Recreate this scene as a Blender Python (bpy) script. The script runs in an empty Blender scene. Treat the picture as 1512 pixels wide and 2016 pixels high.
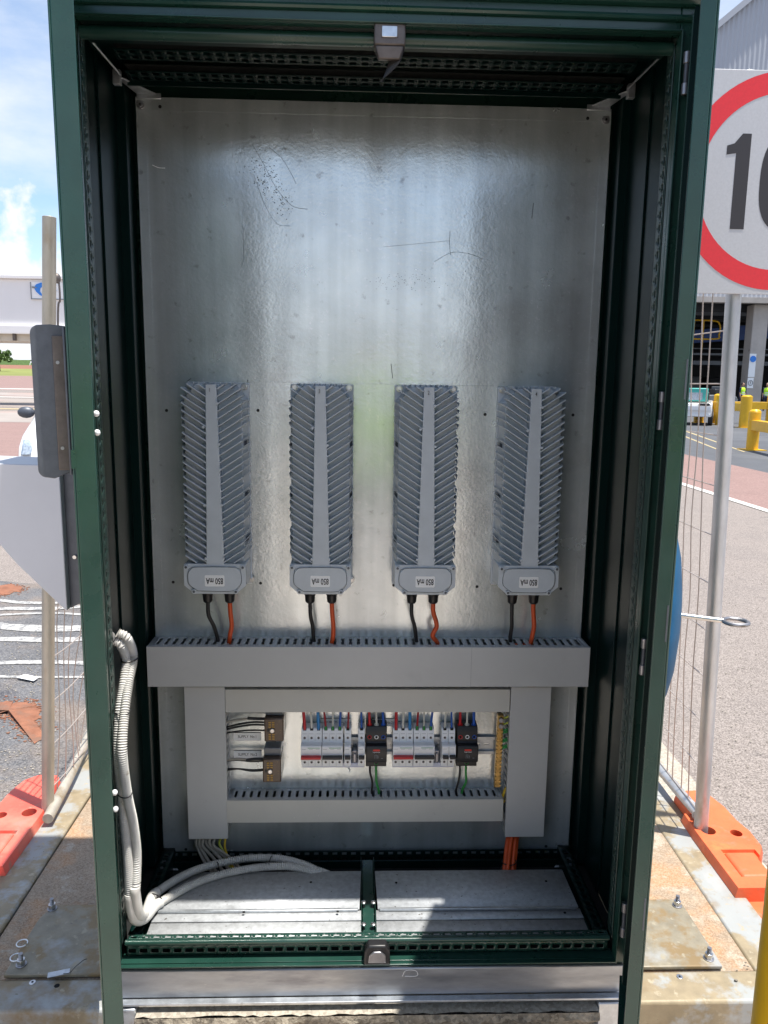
import bpy, bmesh, math, random
from mathutils import Vector, Matrix
random.seed(7)
C = bpy.context.scene.collection
R = math.radians
scn = bpy.context.scene

# ------------------------------------------------------------------ camera
F, YAW, PITCH, ROLL = 1510.07, .0347, -.1677, .0138
O = Vector((-.0345, -1.514, 1.2664))
fwd = Vector((math.sin(YAW)*math.cos(PITCH), math.cos(YAW)*math.cos(PITCH), math.sin(PITCH)))
r0 = fwd.cross(Vector((0, 0, 1))).normalized(); u0 = r0.cross(fwd)
rt = math.cos(ROLL)*r0 + math.sin(ROLL)*u0
up = -math.sin(ROLL)*r0 + math.cos(ROLL)*u0
cam = bpy.data.objects.new('camera', bpy.data.cameras.new('camera')); C.objects.link(cam)
M4 = Matrix((rt, up, -fwd)).transposed().to_4x4(); M4.translation = O
cam.matrix_world = M4
cam.data.sensor_fit = 'VERTICAL'; cam.data.sensor_height = 36
cam.data.lens = F/2016*36; cam.data.clip_start = .02; cam.data.clip_end = 2000
scn.camera = cam
scn.render.resolution_x, scn.render.resolution_y = 768, 1024

# ------------------------------------------------------------------ light
SUN = Vector((-.207, .093, -1)).normalized()
sun = bpy.data.objects.new('sun', bpy.data.lights.new('sun', 'SUN')); C.objects.link(sun)
sun.data.energy = 3.6; sun.data.angle = R(.55); sun.data.color = (1, .955, .88)
sun.rotation_euler = SUN.to_track_quat('-Z', 'Y').to_euler()
w = bpy.data.worlds.new('World'); scn.world = w; w.use_nodes = True
nt = w.node_tree; N = nt.nodes; L = nt.links
bg = N['Background']; bg.inputs[1].default_value = .105
sky = N.new('ShaderNodeTexSky'); sky.sky_type = 'NISHITA'; sky.sun_disc = False
sky.sun_elevation = math.asin(-SUN.z); sky.sun_rotation = math.atan2(-SUN.x, -SUN.y)
sky.air_density = 1.0; sky.dust_density = .6; sky.ozone_density = 1.5
tc = N.new('ShaderNodeTexCoord')
mp = N.new('ShaderNodeMapping'); mp.inputs['Scale'].default_value = (1, 1, 2.6); mp.inputs['Location'].default_value = (.3, 1.7, .35)
L.new(tc.outputs['Generated'], mp.inputs['Vector'])
n1 = N.new('ShaderNodeTexNoise'); n1.inputs['Scale'].default_value = 2.6; n1.inputs['Detail'].default_value = 9; n1.inputs['Roughness'].default_value = .58
L.new(mp.outputs[0], n1.inputs['Vector'])
cr = N.new('ShaderNodeValToRGB'); cr.color_ramp.elements[0].position = .44; cr.color_ramp.elements[1].position = .70
cr.color_ramp.elements[1].color = (.85, .85, .85, 1)
L.new(n1.outputs[0], cr.inputs[0])
# cumulus bank near the horizon
sx = N.new('ShaderNodeSeparateXYZ'); L.new(tc.outputs['Generated'], sx.inputs[0])
n2 = N.new('ShaderNodeTexNoise'); n2.inputs['Scale'].default_value = 7; n2.inputs['Detail'].default_value = 8; n2.inputs['Roughness'].default_value = .55
L.new(tc.outputs['Generated'], n2.inputs['Vector'])
ma = N.new('ShaderNodeMath'); ma.operation = 'MULTIPLY_ADD'; ma.inputs[1].default_value = .62; ma.inputs[2].default_value = -.125
L.new(n2.outputs[0], ma.inputs[0])
mb = N.new('ShaderNodeMath'); mb.operation = 'SUBTRACT'; L.new(ma.outputs[0], mb.inputs[0]); L.new(sx.outputs[2], mb.inputs[1])
mr = N.new('ShaderNodeMapRange'); mr.inputs['From Min'].default_value = 0; mr.inputs['From Max'].default_value = .03
L.new(mb.outputs[0], mr.inputs[0])
mx = N.new('ShaderNodeMath'); mx.operation = 'MAXIMUM'; L.new(mr.outputs[0], mx.inputs[0]); L.new(cr.outputs[0], mx.inputs[1])
mixc = N.new('ShaderNodeMixRGB'); mixc.inputs[2].default_value = (4.7, 4.85, 5.1, 1)
L.new(mx.outputs[0], mixc.inputs[0]); L.new(sky.outputs[0], mixc.inputs[1]); L.new(mixc.outputs[0], bg.inputs[0])
scn.view_settings.view_transform = 'Standard'; scn.view_settings.look = 'None'
scn.view_settings.exposure = 1.08; scn.view_settings.gamma = 1
scn.render.engine = 'CYCLES'; scn.cycles.max_bounces = 8; scn.cycles.diffuse_bounces = 5; scn.cycles.glossy_bounces = 5
scn.cycles.use_denoising = True; scn.cycles.sample_clamp_indirect = 6

# ------------------------------------------------------------------ materials
def mat(name, col, rough=.5, metal=0., var=None, bump=None, rvar=None, patches=(), coat=0, spec=None, stretch=None, trans=0, emit=None):
    """var=(scale, amount) brightness noise; bump=(scale, strength, dist[, scale2]); patches=[(scale, lo, hi, colour[, rough])]"""
    m = bpy.data.materials.new(name); m.use_nodes = True
    t = m.node_tree; n = t.nodes; l = t.links; p = n['Principled BSDF']
    p.inputs['Base Color'].default_value = (*col, 1); p.inputs['Roughness'].default_value = rough; p.inputs['Metallic'].default_value = metal
    if coat: p.inputs['Coat Weight'].default_value = coat; p.inputs['Coat Roughness'].default_value = .15
    if spec is not None: p.inputs['Specular IOR Level'].default_value = spec
    if trans: p.inputs['Transmission Weight'].default_value = trans
    if emit: p.inputs['Emission Color'].default_value = (*emit[0], 1); p.inputs['Emission Strength'].default_value = emit[1]
    tcn = n.new('ShaderNodeTexCoord'); src = tcn.outputs['Object']
    if stretch:
        mpn = n.new('ShaderNodeMapping'); mpn.inputs['Scale'].default_value = stretch; l.new(src, mpn.inputs[0]); src = mpn.outputs[0]
    def noise(s, d=6, r=.6, off=0):
        q = n.new('ShaderNodeTexNoise'); q.inputs['Scale'].default_value = s; q.inputs['Detail'].default_value = d; q.inputs['Roughness'].default_value = r
        if off:
            a = n.new('ShaderNodeVectorMath'); a.operation = 'ADD'; a.inputs[1].default_value = (off, off*1.7, off*.6); l.new(src, a.inputs[0]); l.new(a.outputs[0], q.inputs['Vector'])
        else: l.new(src, q.inputs['Vector'])
        return q.outputs[0]
    cur = None
    if var:
        v = noise(var[0], 8, .65)
        rg = n.new('ShaderNodeMapRange'); rg.inputs['From Min'].default_value = .3; rg.inputs['From Max'].default_value = .7
        rg.inputs['To Min'].default_value = 1-var[1]; rg.inputs['To Max'].default_value = 1+var[1]; l.new(v, rg.inputs[0])
        mm = n.new('ShaderNodeVectorMath'); mm.operation = 'SCALE'; mm.inputs[0].default_value = col; l.new(rg.outputs[0], mm.inputs['Scale'])
        cur = mm.outputs[0]
    for k, pt in enumerate(patches):
        v = noise(pt[0], 7, .62, 3.1+k*2.3)
        rg = n.new('ShaderNodeMapRange'); rg.inputs['From Min'].default_value = pt[1]; rg.inputs['From Max'].default_value = pt[2]; l.new(v, rg.inputs[0])
        mc = n.new('ShaderNodeMixRGB'); l.new(rg.outputs[0], mc.inputs[0])
        if cur: l.new(cur, mc.inputs[1])
        else: mc.inputs[1].default_value = (*col, 1)
        mc.inputs[2].default_value = (*pt[3], 1); cur = mc.outputs[0]
    if cur: l.new(cur, p.inputs['Base Color'])
    if rvar:
        v = noise(rvar[0], 5, .6, 9)
        rg = n.new('ShaderNodeMapRange'); rg.inputs['From Min'].default_value = .3; rg.inputs['From Max'].default_value = .7
        rg.inputs['To Min'].default_value = rvar[1]; rg.inputs['To Max'].default_value = rvar[2]; l.new(v, rg.inputs[0]); l.new(rg.outputs[0], p.inputs['Roughness'])
    if bump:
        b = n.new('ShaderNodeBump'); b.inputs['Strength'].default_value = bump[1]; b.inputs['Distance'].default_value = bump[2]
        v = noise(bump[0], 4, .55, 5); l.new(v, b.inputs['Height']); last = b
        if len(bump) > 3:
            b2 = n.new('ShaderNodeBump'); b2.inputs['Strength'].default_value = bump[1]; b2.inputs['Distance'].default_value = bump[4]
            l.new(noise(bump[3], 3, .5, 7), b2.inputs['Height']); l.new(b.outputs[0], b2.inputs['Normal']); last = b2
        l.new(last.outputs[0], p.inputs['Normal'])
    return m

def speckle(m, scale, light, dark, amt=.5):
    """aggregate: voronoi chips of lighter and darker stone mixed into the base colour"""
    t = m.node_tree; n = t.nodes; l = t.links; p = n['Principled BSDF']
    tcn = n.new('ShaderNodeTexCoord'); vo = n.new('ShaderNodeTexVoronoi'); vo.inputs['Scale'].default_value = scale; l.new(tcn.outputs['Object'], vo.inputs['Vector'])
    rp = n.new('ShaderNodeValToRGB'); rp.color_ramp.interpolation = 'CONSTANT'
    e = rp.color_ramp.elements; e[0].position = 0; e[0].color = (*dark, 1); e[1].position = .35; e[1].color = (*[(a+b)/2 for a, b in zip(light, dark)], 1)
    q = e.new(.72); q.color = (*light, 1)
    sp = n.new('ShaderNodeSeparateColor'); l.new(vo.outputs['Color'], sp.inputs[0]); l.new(sp.outputs[0], rp.inputs[0])
    mc = n.new('ShaderNodeMixRGB'); mc.inputs[0].default_value = amt
    lk = p.inputs['Base Color'].links
    if lk: l.new(lk[0].from_socket, mc.inputs[1])
    else: mc.inputs[1].default_value = p.inputs['Base Color'].default_value
    l.new(rp.outputs[0], mc.inputs[2]); l.new(mc.outputs[0], p.inputs['Base Color'])
    return m

MT = {}
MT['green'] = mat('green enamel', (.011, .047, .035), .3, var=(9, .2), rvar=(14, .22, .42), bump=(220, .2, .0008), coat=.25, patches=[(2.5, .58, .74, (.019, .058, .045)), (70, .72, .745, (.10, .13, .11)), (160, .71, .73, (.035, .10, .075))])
MT['green_shade'] = mat('green enamel darkened for shade', (.002, .012, .011), .3, var=(9, .15), spec=.12)  # same enamel, darkened to imitate the shade inside the cabinet
MT['green_perf_lit'] = mat('green enamel lightened on perforated strip', (.020, .045, .038), .34, var=(9, .2), spec=.7)  # same enamel, lightened to imitate light caught by the perforated columns
MT['rubber'] = mat('black rubber', (.012, .012, .013), .7)
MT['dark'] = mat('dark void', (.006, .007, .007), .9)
MT['black'] = mat('black plastic', (.014, .014, .016), .42, var=(60, .2))
MT['plate'] = mat('galvanised mounting plate', (.77, .83, .845), .21, .66, var=(5, .12), rvar=(9, .18, .28), bump=(66, .3, .0008, 150, .0007),
                  patches=[(3.2, .58, .72, (.66, .69, .70)), (38, .62, .72, (.50, .52, .53)), (110, .60, .68, (.86, .88, .9))])
_t = MT['plate'].node_tree; _p = _t.nodes['Principled BSDF']
_c = _t.nodes.new('ShaderNodeTexCoord'); _m = _t.nodes.new('ShaderNodeMapping'); _m.inputs['Scale'].default_value = (22, 1, .8)
_n = _t.nodes.new('ShaderNodeTexNoise'); _n.inputs['Scale'].default_value = 1; _n.inputs['Detail'].default_value = 5
_r = _t.nodes.new('ShaderNodeMapRange'); _r.inputs['From Min'].default_value = .3; _r.inputs['From Max'].default_value = .7; _r.inputs['To Min'].default_value = .80; _r.inputs['To Max'].default_value = 1.08
_v = _t.nodes.new('ShaderNodeVectorMath'); _v.operation = 'SCALE'
_t.links.new(_c.outputs['Object'], _m.inputs[0]); _t.links.new(_m.outputs[0], _n.inputs[0]); _t.links.new(_n.outputs[0], _r.inputs[0])
_t.links.new(_p.inputs['Base Color'].links[0].from_socket, _v.inputs[0]); _t.links.new(_r.outputs[0], _v.inputs['Scale']); _t.links.new(_v.outputs[0], _p.inputs['Base Color'])
MT['zinc'] = mat('galvanised sheet', (.52, .55, .58), .42, .85, var=(40, .2), rvar=(25, .32, .55), bump=(120, .2, .0006), patches=[(14, .62, .7, (.33, .35, .37)), (9, .66, .74, (.36, .32, .26))])
MT['zinc_floor'] = mat('galvanised floor plate', (.52, .54, .56), .5, .15, var=(70, .2), rvar=(40, .4, .6), bump=(150, .3, .0006), patches=[(6, .6, .75, (.28, .29, .30)), (90, .64, .7, (.13, .12, .11)), (5, .66, .74, (.36, .30, .22))])
MT['plinth'] = mat('galvanised plinth', (.32, .34, .37), .38, .85, var=(12, .25), rvar=(18, .3, .5), patches=[(7, .58, .72, (.2, .21, .24)), (30, .68, .74, (.5, .52, .54))], stretch=(.5, 1, 2))
MT['beam'] = mat('weathered galvanised beam', (.29, .235, .15), .6, .1, var=(26, .2), rvar=(20, .45, .65), bump=(60, .2, .0008),
                 patches=[(6, .50, .56, (.33, .34, .33)), (3, .56, .66, (.25, .17, .085)), (9, .55, .68, (.38, .385, .375)), (34, .60, .66, (.40, .34, .24)), (60, .68, .72, (.2, .17, .12))])
MT['foot'] = mat('stained galvanised foot plate', (.25, .22, .16), .5, .15, var=(30, .2), rvar=(20, .38, .6), bump=(70, .2, .0007),
                 patches=[(8, .50, .57, (.24, .17, .085)), (7, .54, .68, (.35, .355, .345)), (40, .60, .66, (.34, .30, .22)), (14, .66, .70, (.14, .12, .10))])
MT['steel'] = mat('bright steel', (.62, .62, .62), .28, 1, var=(80, .15))
MT['dullsteel'] = mat('dull steel', (.34, .34, .36), .42, .9, var=(50, .2))
MT['concrete'] = speckle(mat('weathered concrete', (.30, .215, .14), .9, var=(14, .22), bump=(90, .5, .002, 22, .003),
                 patches=[(5, .48, .58, (.40, .22, .105)), (13, .56, .62, (.40, .33, .25)), (7, .6, .72, (.17, .14, .11)), (30, .62, .72, (.44, .39, .31))]), 300, (.48, .42, .34), (.16, .13, .1), .3)
MT['rough_concrete'] = speckle(mat('broken concrete edge', (.28, .24, .18), .95, var=(18, .35), bump=(45, 1, .008, 150, .003),
                 patches=[(9, .5, .62, (.10, .085, .065)), (22, .6, .7, (.4, .36, .28))]), 140, (.45, .4, .32), (.08, .07, .06), .35)
MT['trunk'] = mat('grey trunking', (.48, .487, .485), .42, var=(5, .05), rvar=(8, .34, .55), bump=(9, .25, .0012), patches=[(4, .60, .74, (.42, .425, .42)), (95, .69, .72, (.60, .60, .59)), (30, .70, .74, (.34, .34, .33))])
MT['trunk_warm'] = mat('grey trunking warm', (.50, .495, .46), .42, var=(5, .05), rvar=(8, .34, .55), bump=(9, .25, .0012), patches=[(4, .60, .74, (.44, .43, .40)), (95, .69, .72, (.62, .61, .58)), (30, .70, .74, (.35, .34, .32))])
MT['cast'] = mat('grey cast aluminium paint', (.53, .575, .615), .42, var=(20, .06), rvar=(40, .36, .5), bump=(220, .2, .0005))
MT['white'] = mat('white plastic', (.86, .87, .88), .4, var=(40, .03))
MT['label'] = mat('white label', (.86, .87, .87), .5)
MT['ink'] = mat('black ink', (.02, .02, .022), .6)
MT['greyink'] = mat('grey print', (.22, .24, .26), .6)
MT['orange'] = mat('orange cable sheath', (.62, .085, .018), .42, var=(30, .12))
MT['blackcable'] = mat('black cable', (.012, .012, .014), .5, bump=(160, .6, .002))
MT['conduit'] = mat('grey conduit', (.60, .59, .56), .5, var=(20, .12), patches=[(16, .64, .72, (.27, .23, .17))])
MT['conduit_smooth'] = mat('smooth conduit fitting', (.62, .61, .58), .3, var=(14, .08))
MT['greycable'] = mat('grey cable', (.36, .33, .28), .55, var=(30, .2))
for nm, c in dict(red=(.50, .012, .02), blue=(.012, .09, .42), lightblue=(.03, .22, .52), wirewhite=(.62, .62, .56), darkred=(.32, .008, .014), greenwire=(.03, .25, .05), yellow=(.62, .42, .02), yellowgreen=(.42, .46, .05)).items():
    MT[nm] = mat(nm + ' insulation', c, .4)
MT['brass'] = mat('brass', (.46, .31, .12), .36, 1, var=(90, .25), rvar=(60, .2, .45))
MT['brown'] = mat('smoked brown plastic', (.10, .065, .045), .22, var=(18, .25), patches=[(120, .6, .66, (.2, .12, .05))])
MT['clear'] = mat('smoked clear plastic', (.30, .32, .35), .2, 0, trans=.5)
MT['amber'] = mat('terminal brass seen through', (.32, .2, .05), .4, .5)
MT['redlabel'] = mat('red print', (.62, .03, .02), .5)
MT['greenprint'] = mat('green print', (.03, .3, .1), .5)
MT['lilac'] = mat('pale skirt', (.60, .62, .74), .5)
MT['boxwhite'] = mat('white painted steel box', (.60, .61, .65), .45, var=(6, .04), bump=(90, .15, .0006))
MT['hood'] = mat('dull bronze steel', (.135, .115, .105), .5, .55, var=(60, .2), rvar=(40, .4, .6))
MT['hood_dark'] = mat('dark grey steel', (.10, .11, .13), .45, .4, var=(60, .15))
MT['bluedome'] = mat('blue dome plastic', (.006, .085, .19), .55, var=(30, .12), spec=.25)
MT['orangeblock'] = mat('orange moulded plastic', (.74, .135, .045), .55, var=(7, .18), bump=(40, .4, .003), patches=[(6, .52, .68, (.62, .16, .07)), (16, .6, .7, (.48, .17, .09)), (30, .66, .74, (.62, .2, .1)), (7, .62, .75, (.9, .2, .06))])
MT['redblock'] = mat('faded red moulded plastic', (.80, .12, .08), .55, var=(7, .18), bump=(40, .4, .003), patches=[(6, .52, .68, (.68, .19, .13)), (16, .6, .7, (.5, .2, .15)), (30, .66, .74, (.62, .22, .16))])
MT['post'] = mat('galvanised tube', (.46, .42, .35), .5, .35, var=(14, .2), rvar=(30, .35, .6), patches=[(12, .56, .68, (.34, .27, .18))], stretch=(1, 1, .35))
MT['postgrey'] = mat('bare galvanised tube', (.50, .51, .52), .4, .6, var=(14, .2), rvar=(30, .3, .55), patches=[(10, .60, .70, (.36, .31, .25))], stretch=(1, 1, .3))
MT['wire'] = mat('galvanised wire', (.50, .44, .40), .5, .5)
MT['asphalt'] = speckle(mat('dark asphalt', (.095, .098, .105), .9, var=(3, .25), bump=(160, .6, .003), patches=[(1.6, .50, .64, (.19, .15, .12)), (2.3, .60, .7, (.06, .06, .07)), (5, .62, .72, (.24, .17, .12))]), 190, (.34, .32, .31), (.04, .04, .045), .3)
MT['aggregate'] = speckle(mat('pale aggregate paving', (.215, .185, .165), .9, var=(2.2, .10), bump=(120, .7, .003), patches=[(1.2, .6, .75, (.25, .215, .19)), (.7, .5, .62, (.19, .165, .15)), (4, .64, .7, (.15, .13, .12))]), 210, (.43, .375, .34), (.085, .07, .062), .42)
MT['pale'] = speckle(mat('pale concrete strip', (.36, .32, .26), .9, var=(9, .12), bump=(90, .4, .002), patches=[(5, .56, .7, (.38, .33, .26))]), 160, (.62, .58, .5), (.2, .18, .15), .3)
MT['frontpave'] = mat('pale warm concrete pavement', (.50, .42, .35), .9, var=(6, .12), bump=(90, .4, .002))
MT['pink'] = speckle(mat('pink pavement', (.25, .155, .137), .9, var=(2, .1)), 60, (.31, .22, .195), (.15, .095, .083), .35)
MT['darkroad'] = mat('dark road', (.085, .09, .10), .85, var=(1.2, .15), bump=(30, .3, .004), patches=[(.4, .55, .7, (.12, .125, .135))])
MT['paint'] = mat('white road paint', (.55, .53, .49), .8, var=(30, .1), patches=[(40, .58, .66, (.34, .31, .29))])
MT['wornpaint'] = speckle(mat('worn white road paint', (.46, .45, .43), .85, var=(20, .15), patches=[(26, .48, .58, (.17, .17, .175)), (5, .55, .68, (.30, .29, .28))]), 170, (.5, .5, .48), (.12, .12, .12), .35)
MT['farpave'] = mat('sun bleached far pavement', (.30, .265, .24), .9, var=(.2, .2), patches=[(.15, .5, .6, (.34, .24, .21))])
MT['yellowpaint'] = mat('yellow road paint', (.42, .34, .19), .8, var=(30, .1))
MT['yellowsteel'] = mat('yellow enamel', (.70, .40, .01), .4, var=(4, .1), patches=[(9, .66, .72, (.4, .2, .02))])
MT['soil'] = mat('orange soil', (.25, .105, .06), .95, var=(20, .3), bump=(60, .8, .006), patches=[(12, .5, .65, (.2, .11, .075))])
MT['grass'] = mat('dry grass', (.19, .21, .05), .95, var=(.05, .2))
MT['tin'] = mat('corrugated white cladding', (.40, .42, .46), .5, var=(.1, .04))
MT['colconcrete'] = mat('concrete column', (.44, .40, .36), .85, var=(.8, .15), patches=[(1.4, .66, .7, (.15, .13, .12))])
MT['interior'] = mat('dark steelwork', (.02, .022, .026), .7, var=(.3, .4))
MT['bluesteel'] = mat('blue steel', (.01, .05, .20), .5, var=(.4, .2))
MT['greysteel'] = mat('grey steelwork', (.13, .14, .15), .6)
MT['signwhite'] = mat('reflective sheeting', (.50, .51, .53), .4, var=(160, .06), bump=(300, .2, .0006))
MT['signred'] = mat('red sheeting', (.72, .025, .035), .4, var=(160, .06))
MT['signblack'] = mat('black sheeting', (.030, .027, .03), .5)
MT['carwhite'] = mat('white car paint', (.80, .80, .80), .18, coat=.6)
MT['glass'] = mat('dark glass', (.03, .035, .04), .08)
MT['lamp'] = mat('headlight lens', (.45, .52, .6), .1, .4, var=(40, .4))
MT['tyre'] = mat('tyre', (.02, .02, .02), .8)
MT['skin'] = mat('skin', (.45, .26, .18), .5)
MT['hivis'] = mat('yellow green fabric', (.55, .92, .03), .7, var=(10, .1), bump=(60, .3, .004))
MT['navy'] = mat('navy fabric', (.02, .028, .06), .8, var=(10, .1))
MT['hair'] = mat('hair', (.03, .02, .015), .6)
MT['teal'] = mat('teal crates', (.05, .38, .33), .5)
MT['leaf'] = mat('foliage', (.07, .13, .025), .6, var=(2, .4))
MT['bark'] = mat('bark', (.12, .09, .06), .9)
MT['aero'] = mat('white bridge cladding', (.80, .79, .79), .5, var=(.4, .03))
MT['cream'] = mat('cream steel beam', (.62, .56, .46), .5)
MT['logoblue'] = mat('blue print', (.03, .22, .70), .5)

# ------------------------------------------------------------------ mesh helpers
def world_of(o):
    p = Vector((0, 0, 0))
    while o is not None:
        p = p + Vector(o.location); o = o.parent
    return p
class MB:
    def __init__(s): s.v = []; s.f = []
    def add(s, vs, fs):
        b = len(s.v); s.v += [tuple(q) for q in vs]; s.f += [tuple(b+i for i in f) for f in fs]; return s
    def box(s, x0, x1, y0, y1, z0, z1):
        return s.add([(x0,y0,z0),(x1,y0,z0),(x1,y1,z0),(x0,y1,z0),(x0,y0,z1),(x1,y0,z1),(x1,y1,z1),(x0,y1,z1)],
                     [(0,3,2,1),(4,5,6,7),(0,1,5,4),(1,2,6,5),(2,3,7,6),(3,0,4,7)])
    def hexa(s, p8):
        return s.add(p8, [(0,3,2,1),(4,5,6,7),(0,1,5,4),(1,2,6,5),(2,3,7,6),(3,0,4,7)])
    def prism(s, poly, ax, a, b):
        """poly of 2D points in the two other axes, extruded along ax from a to b"""
        def P(q, t): return {'x': (t, q[0], q[1]), 'y': (q[0], t, q[1]), 'z': (q[0], q[1], t)}[ax]
        n = len(poly); vs = [P(q, a) for q in poly] + [P(q, b) for q in poly]
        return s.add(vs, [tuple(range(n))[::-1], tuple(range(n, 2*n))] + [(i, (i+1) % n, n+(i+1) % n, n+i) for i in range(n)])
    def cyl(s, p0, p1, r, seg=16, r1=None, cap=True):
        p0 = Vector(p0); p1 = Vector(p1); d = (p1-p0).normalized()
        a = d.orthogonal().normalized(); b = d.cross(a); r1 = r if r1 is None else r1
        vs = [p0+(a*math.cos(2*math.pi*i/seg)+b*math.sin(2*math.pi*i/seg))*r for i in range(seg)]
        vs += [p1+(a*math.cos(2*math.pi*i/seg)+b*math.sin(2*math.pi*i/seg))*r1 for i in range(seg)]
        fs = [(i, (i+1) % seg, seg+(i+1) % seg, seg+i) for i in range(seg)]
        if cap: fs += [tuple(range(seg))[::-1], tuple(range(seg, 2*seg))]
        return s.add(vs, fs)
    def tube(s, pts, r, seg=10, cor=0, step=None):
        """swept tube along a Catmull-Rom curve; cor = corrugation depth"""
        pts = [Vector(p) for p in pts]; P = []
        ext = [pts[0]*2-pts[1]] + pts + [pts[-1]*2-pts[-2]]
        for i in range(1, len(ext)-2):
            a, b, c, d = ext[i-1:i+3]; ln = (c-b).length
            k = max(4, int(ln/step)) if step else 8
            for j in range(k):
                t = j/k; P.append(.5*((2*b)+(-a+c)*t+(2*a-5*b+4*c-d)*t*t+(-a+3*b-3*c+d)*t**3))
        P.append(pts[-1])
        up_ = None; vs = []; n = len(P)
        for i, p in enumerate(P):
            d = (P[min(i+1, n-1)]-P[max(i-1, 0)]).normalized()
            up_ = d.orthogonal().normalized() if up_ is None else (up_-d*up_.dot(d)).normalized()
            b = d.cross(up_); rr = r-(cor if i % 2 else 0)
            vs += [p+(up_*math.cos(2*math.pi*q/seg)+b*math.sin(2*math.pi*q/seg))*rr for q in range(seg)]
        fs = [(i*seg+q, i*seg+(q+1) % seg, (i+1)*seg+(q+1) % seg, (i+1)*seg+q) for i in range(n-1) for q in range(seg)]
        fs += [tuple(range(seg))[::-1], tuple(range((n-1)*seg, n*seg))]
        return s.add(vs, fs)
    def perf(s, o, u, v, n, pitch, width, holes, lead=0, tail=0):
        """perforated sheet: n cells of pitch along u, width along v; holes=(u0,u1,v0,v1) inside one cell"""
        o = Vector(o); u = Vector(u); v = Vector(v)
        us = sorted({0., pitch} | {h[0] for h in holes} | {h[1] for h in holes})
        vs_ = sorted({0., width} | {h[2] for h in holes} | {h[3] for h in holes})
        def quad(a, b, c, d):
            s.add([o+u*a+v*c, o+u*b+v*c, o+u*b+v*d, o+u*a+v*d], [(0, 1, 2, 3)])
        for k in range(n):
            b0 = lead+k*pitch
            for i in range(len(us)-1):
                for j in range(len(vs_)-1):
                    cu = (us[i]+us[i+1])/2; cv = (vs_[j]+vs_[j+1])/2
                    if any(h[0] < cu < h[1] and h[2] < cv < h[3] for h in holes): continue
                    quad(b0+us[i], b0+us[i+1], vs_[j], vs_[j+1])
        if lead: quad(0, lead, 0, width)
        if tail: quad(lead+n*pitch, lead+n*pitch+tail, 0, width)
        return s
    def ball(s, c, r, seg=12, sc=(1, 1, 1)):
        c = Vector(c); vs = []; fs = []; rings = seg//2
        for i in range(rings+1):
            th = math.pi*i/rings
            for q in range(seg):
                ph = 2*math.pi*q/seg
                vs.append(c+Vector((r*sc[0]*math.sin(th)*math.cos(ph), r*sc[1]*math.sin(th)*math.sin(ph), r*sc[2]*math.cos(th))))
        for i in range(rings):
            for q in range(seg): fs.append((i*seg+q, i*seg+(q+1) % seg, (i+1)*seg+(q+1) % seg, (i+1)*seg+q))
        return s.add(vs, fs)
    def build(s, name, m, parent=None, bev=0, smooth=True, solid=0, weld=False, seg=2):
        off = world_of(parent) if parent else Vector((0, 0, 0))
        me = bpy.data.meshes.new(name); me.from_pydata([(v[0]-off.x, v[1]-off.y, v[2]-off.z) for v in s.v], [], s.f)
        bm = bmesh.new(); bm.from_mesh(me)
        if weld or solid: bmesh.ops.remove_doubles(bm, verts=bm.verts, dist=1e-5)
        bmesh.ops.recalc_face_normals(bm, faces=bm.faces)
        bm.to_mesh(me); bm.free()
        me.materials.append(MT[m] if isinstance(m, str) else m)
        if smooth:
            me.polygons.foreach_set('use_smooth', [True]*len(me.polygons))
            try: me.set_sharp_from_angle(angle=R(35))
            except Exception: pass
        o = bpy.data.objects.new(name, me); C.objects.link(o)
        if parent: o.parent = parent
        if solid:
            md = o.modifiers.new('thickness', 'SOLIDIFY'); md.thickness = solid; md.offset = 0
        if bev:
            md = o.modifiers.new('bevel', 'BEVEL'); md.width = bev; md.segments = seg; md.limit_method = 'ANGLE'; md.angle_limit = R(40)
        return o
def empty(name, loc, label=None, cat=None, group=None):
    o = bpy.data.objects.new(name, None); C.objects.link(o); o.location = loc; o.empty_display_size = .05
    if label: tag(o, label, cat, group)
    return o
def tag(o, label, cat, group=None):
    o['label'] = label; o['category'] = cat
    if group: o['group'] = group
    return o
def struct(o): o['kind'] = 'structure'; return o
def copy_tree(o, parent=None):
    c = o.copy(); C.objects.link(c)
    if parent: c.parent = parent
    for ch in [k for k in bpy.data.objects if k.parent == o and k != c]: copy_tree(ch, c)
    return c
def at(px, py, X=None, Y=None, Z=None):
    """point of the place that the photograph shows at pixel (px, py) on the given plane"""
    d = fwd+rt*((px-756)/F)-up*((py-1008)/F)
    t = (X-O.x)/d.x if X is not None else (Y-O.y)/d.y if Y is not None else (Z-O.z)/d.z
    return O+d*t
def text(body, size, loc, m, parent, name='lettering', rot=(math.pi/2, 0, 0), ext=.0002, sx=1, spin=0, bold=0):
    cu = bpy.data.curves.new(name, 'FONT'); cu.body = body; cu.size = size; cu.align_x = 'CENTER'; cu.align_y = 'CENTER'; cu.extrude = ext; cu.offset = bold
    tmp = bpy.data.objects.new(name, cu); dg = bpy.context.evaluated_depsgraph_get()
    C.objects.link(tmp); bpy.context.view_layer.update()
    me = bpy.data.meshes.new_from_object(tmp.evaluated_get(bpy.context.evaluated_depsgraph_get()))
    C.objects.unlink(tmp); bpy.data.objects.remove(tmp)
    from mathutils import Euler
    me.transform(Euler(rot).to_matrix().to_4x4() @ Matrix.Rotation(spin, 4, 'Z') @ Matrix.Diagonal((sx, 1, 1, 1)))
    me.materials.clear(); me.materials.append(MT[m])
    o = bpy.data.objects.new(name, me); C.objects.link(o); o.parent = parent
    o.location = Vector(loc)-world_of(parent); return o

G = -.22          # ground level
D = .3855         # front of the mounting plate

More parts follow.
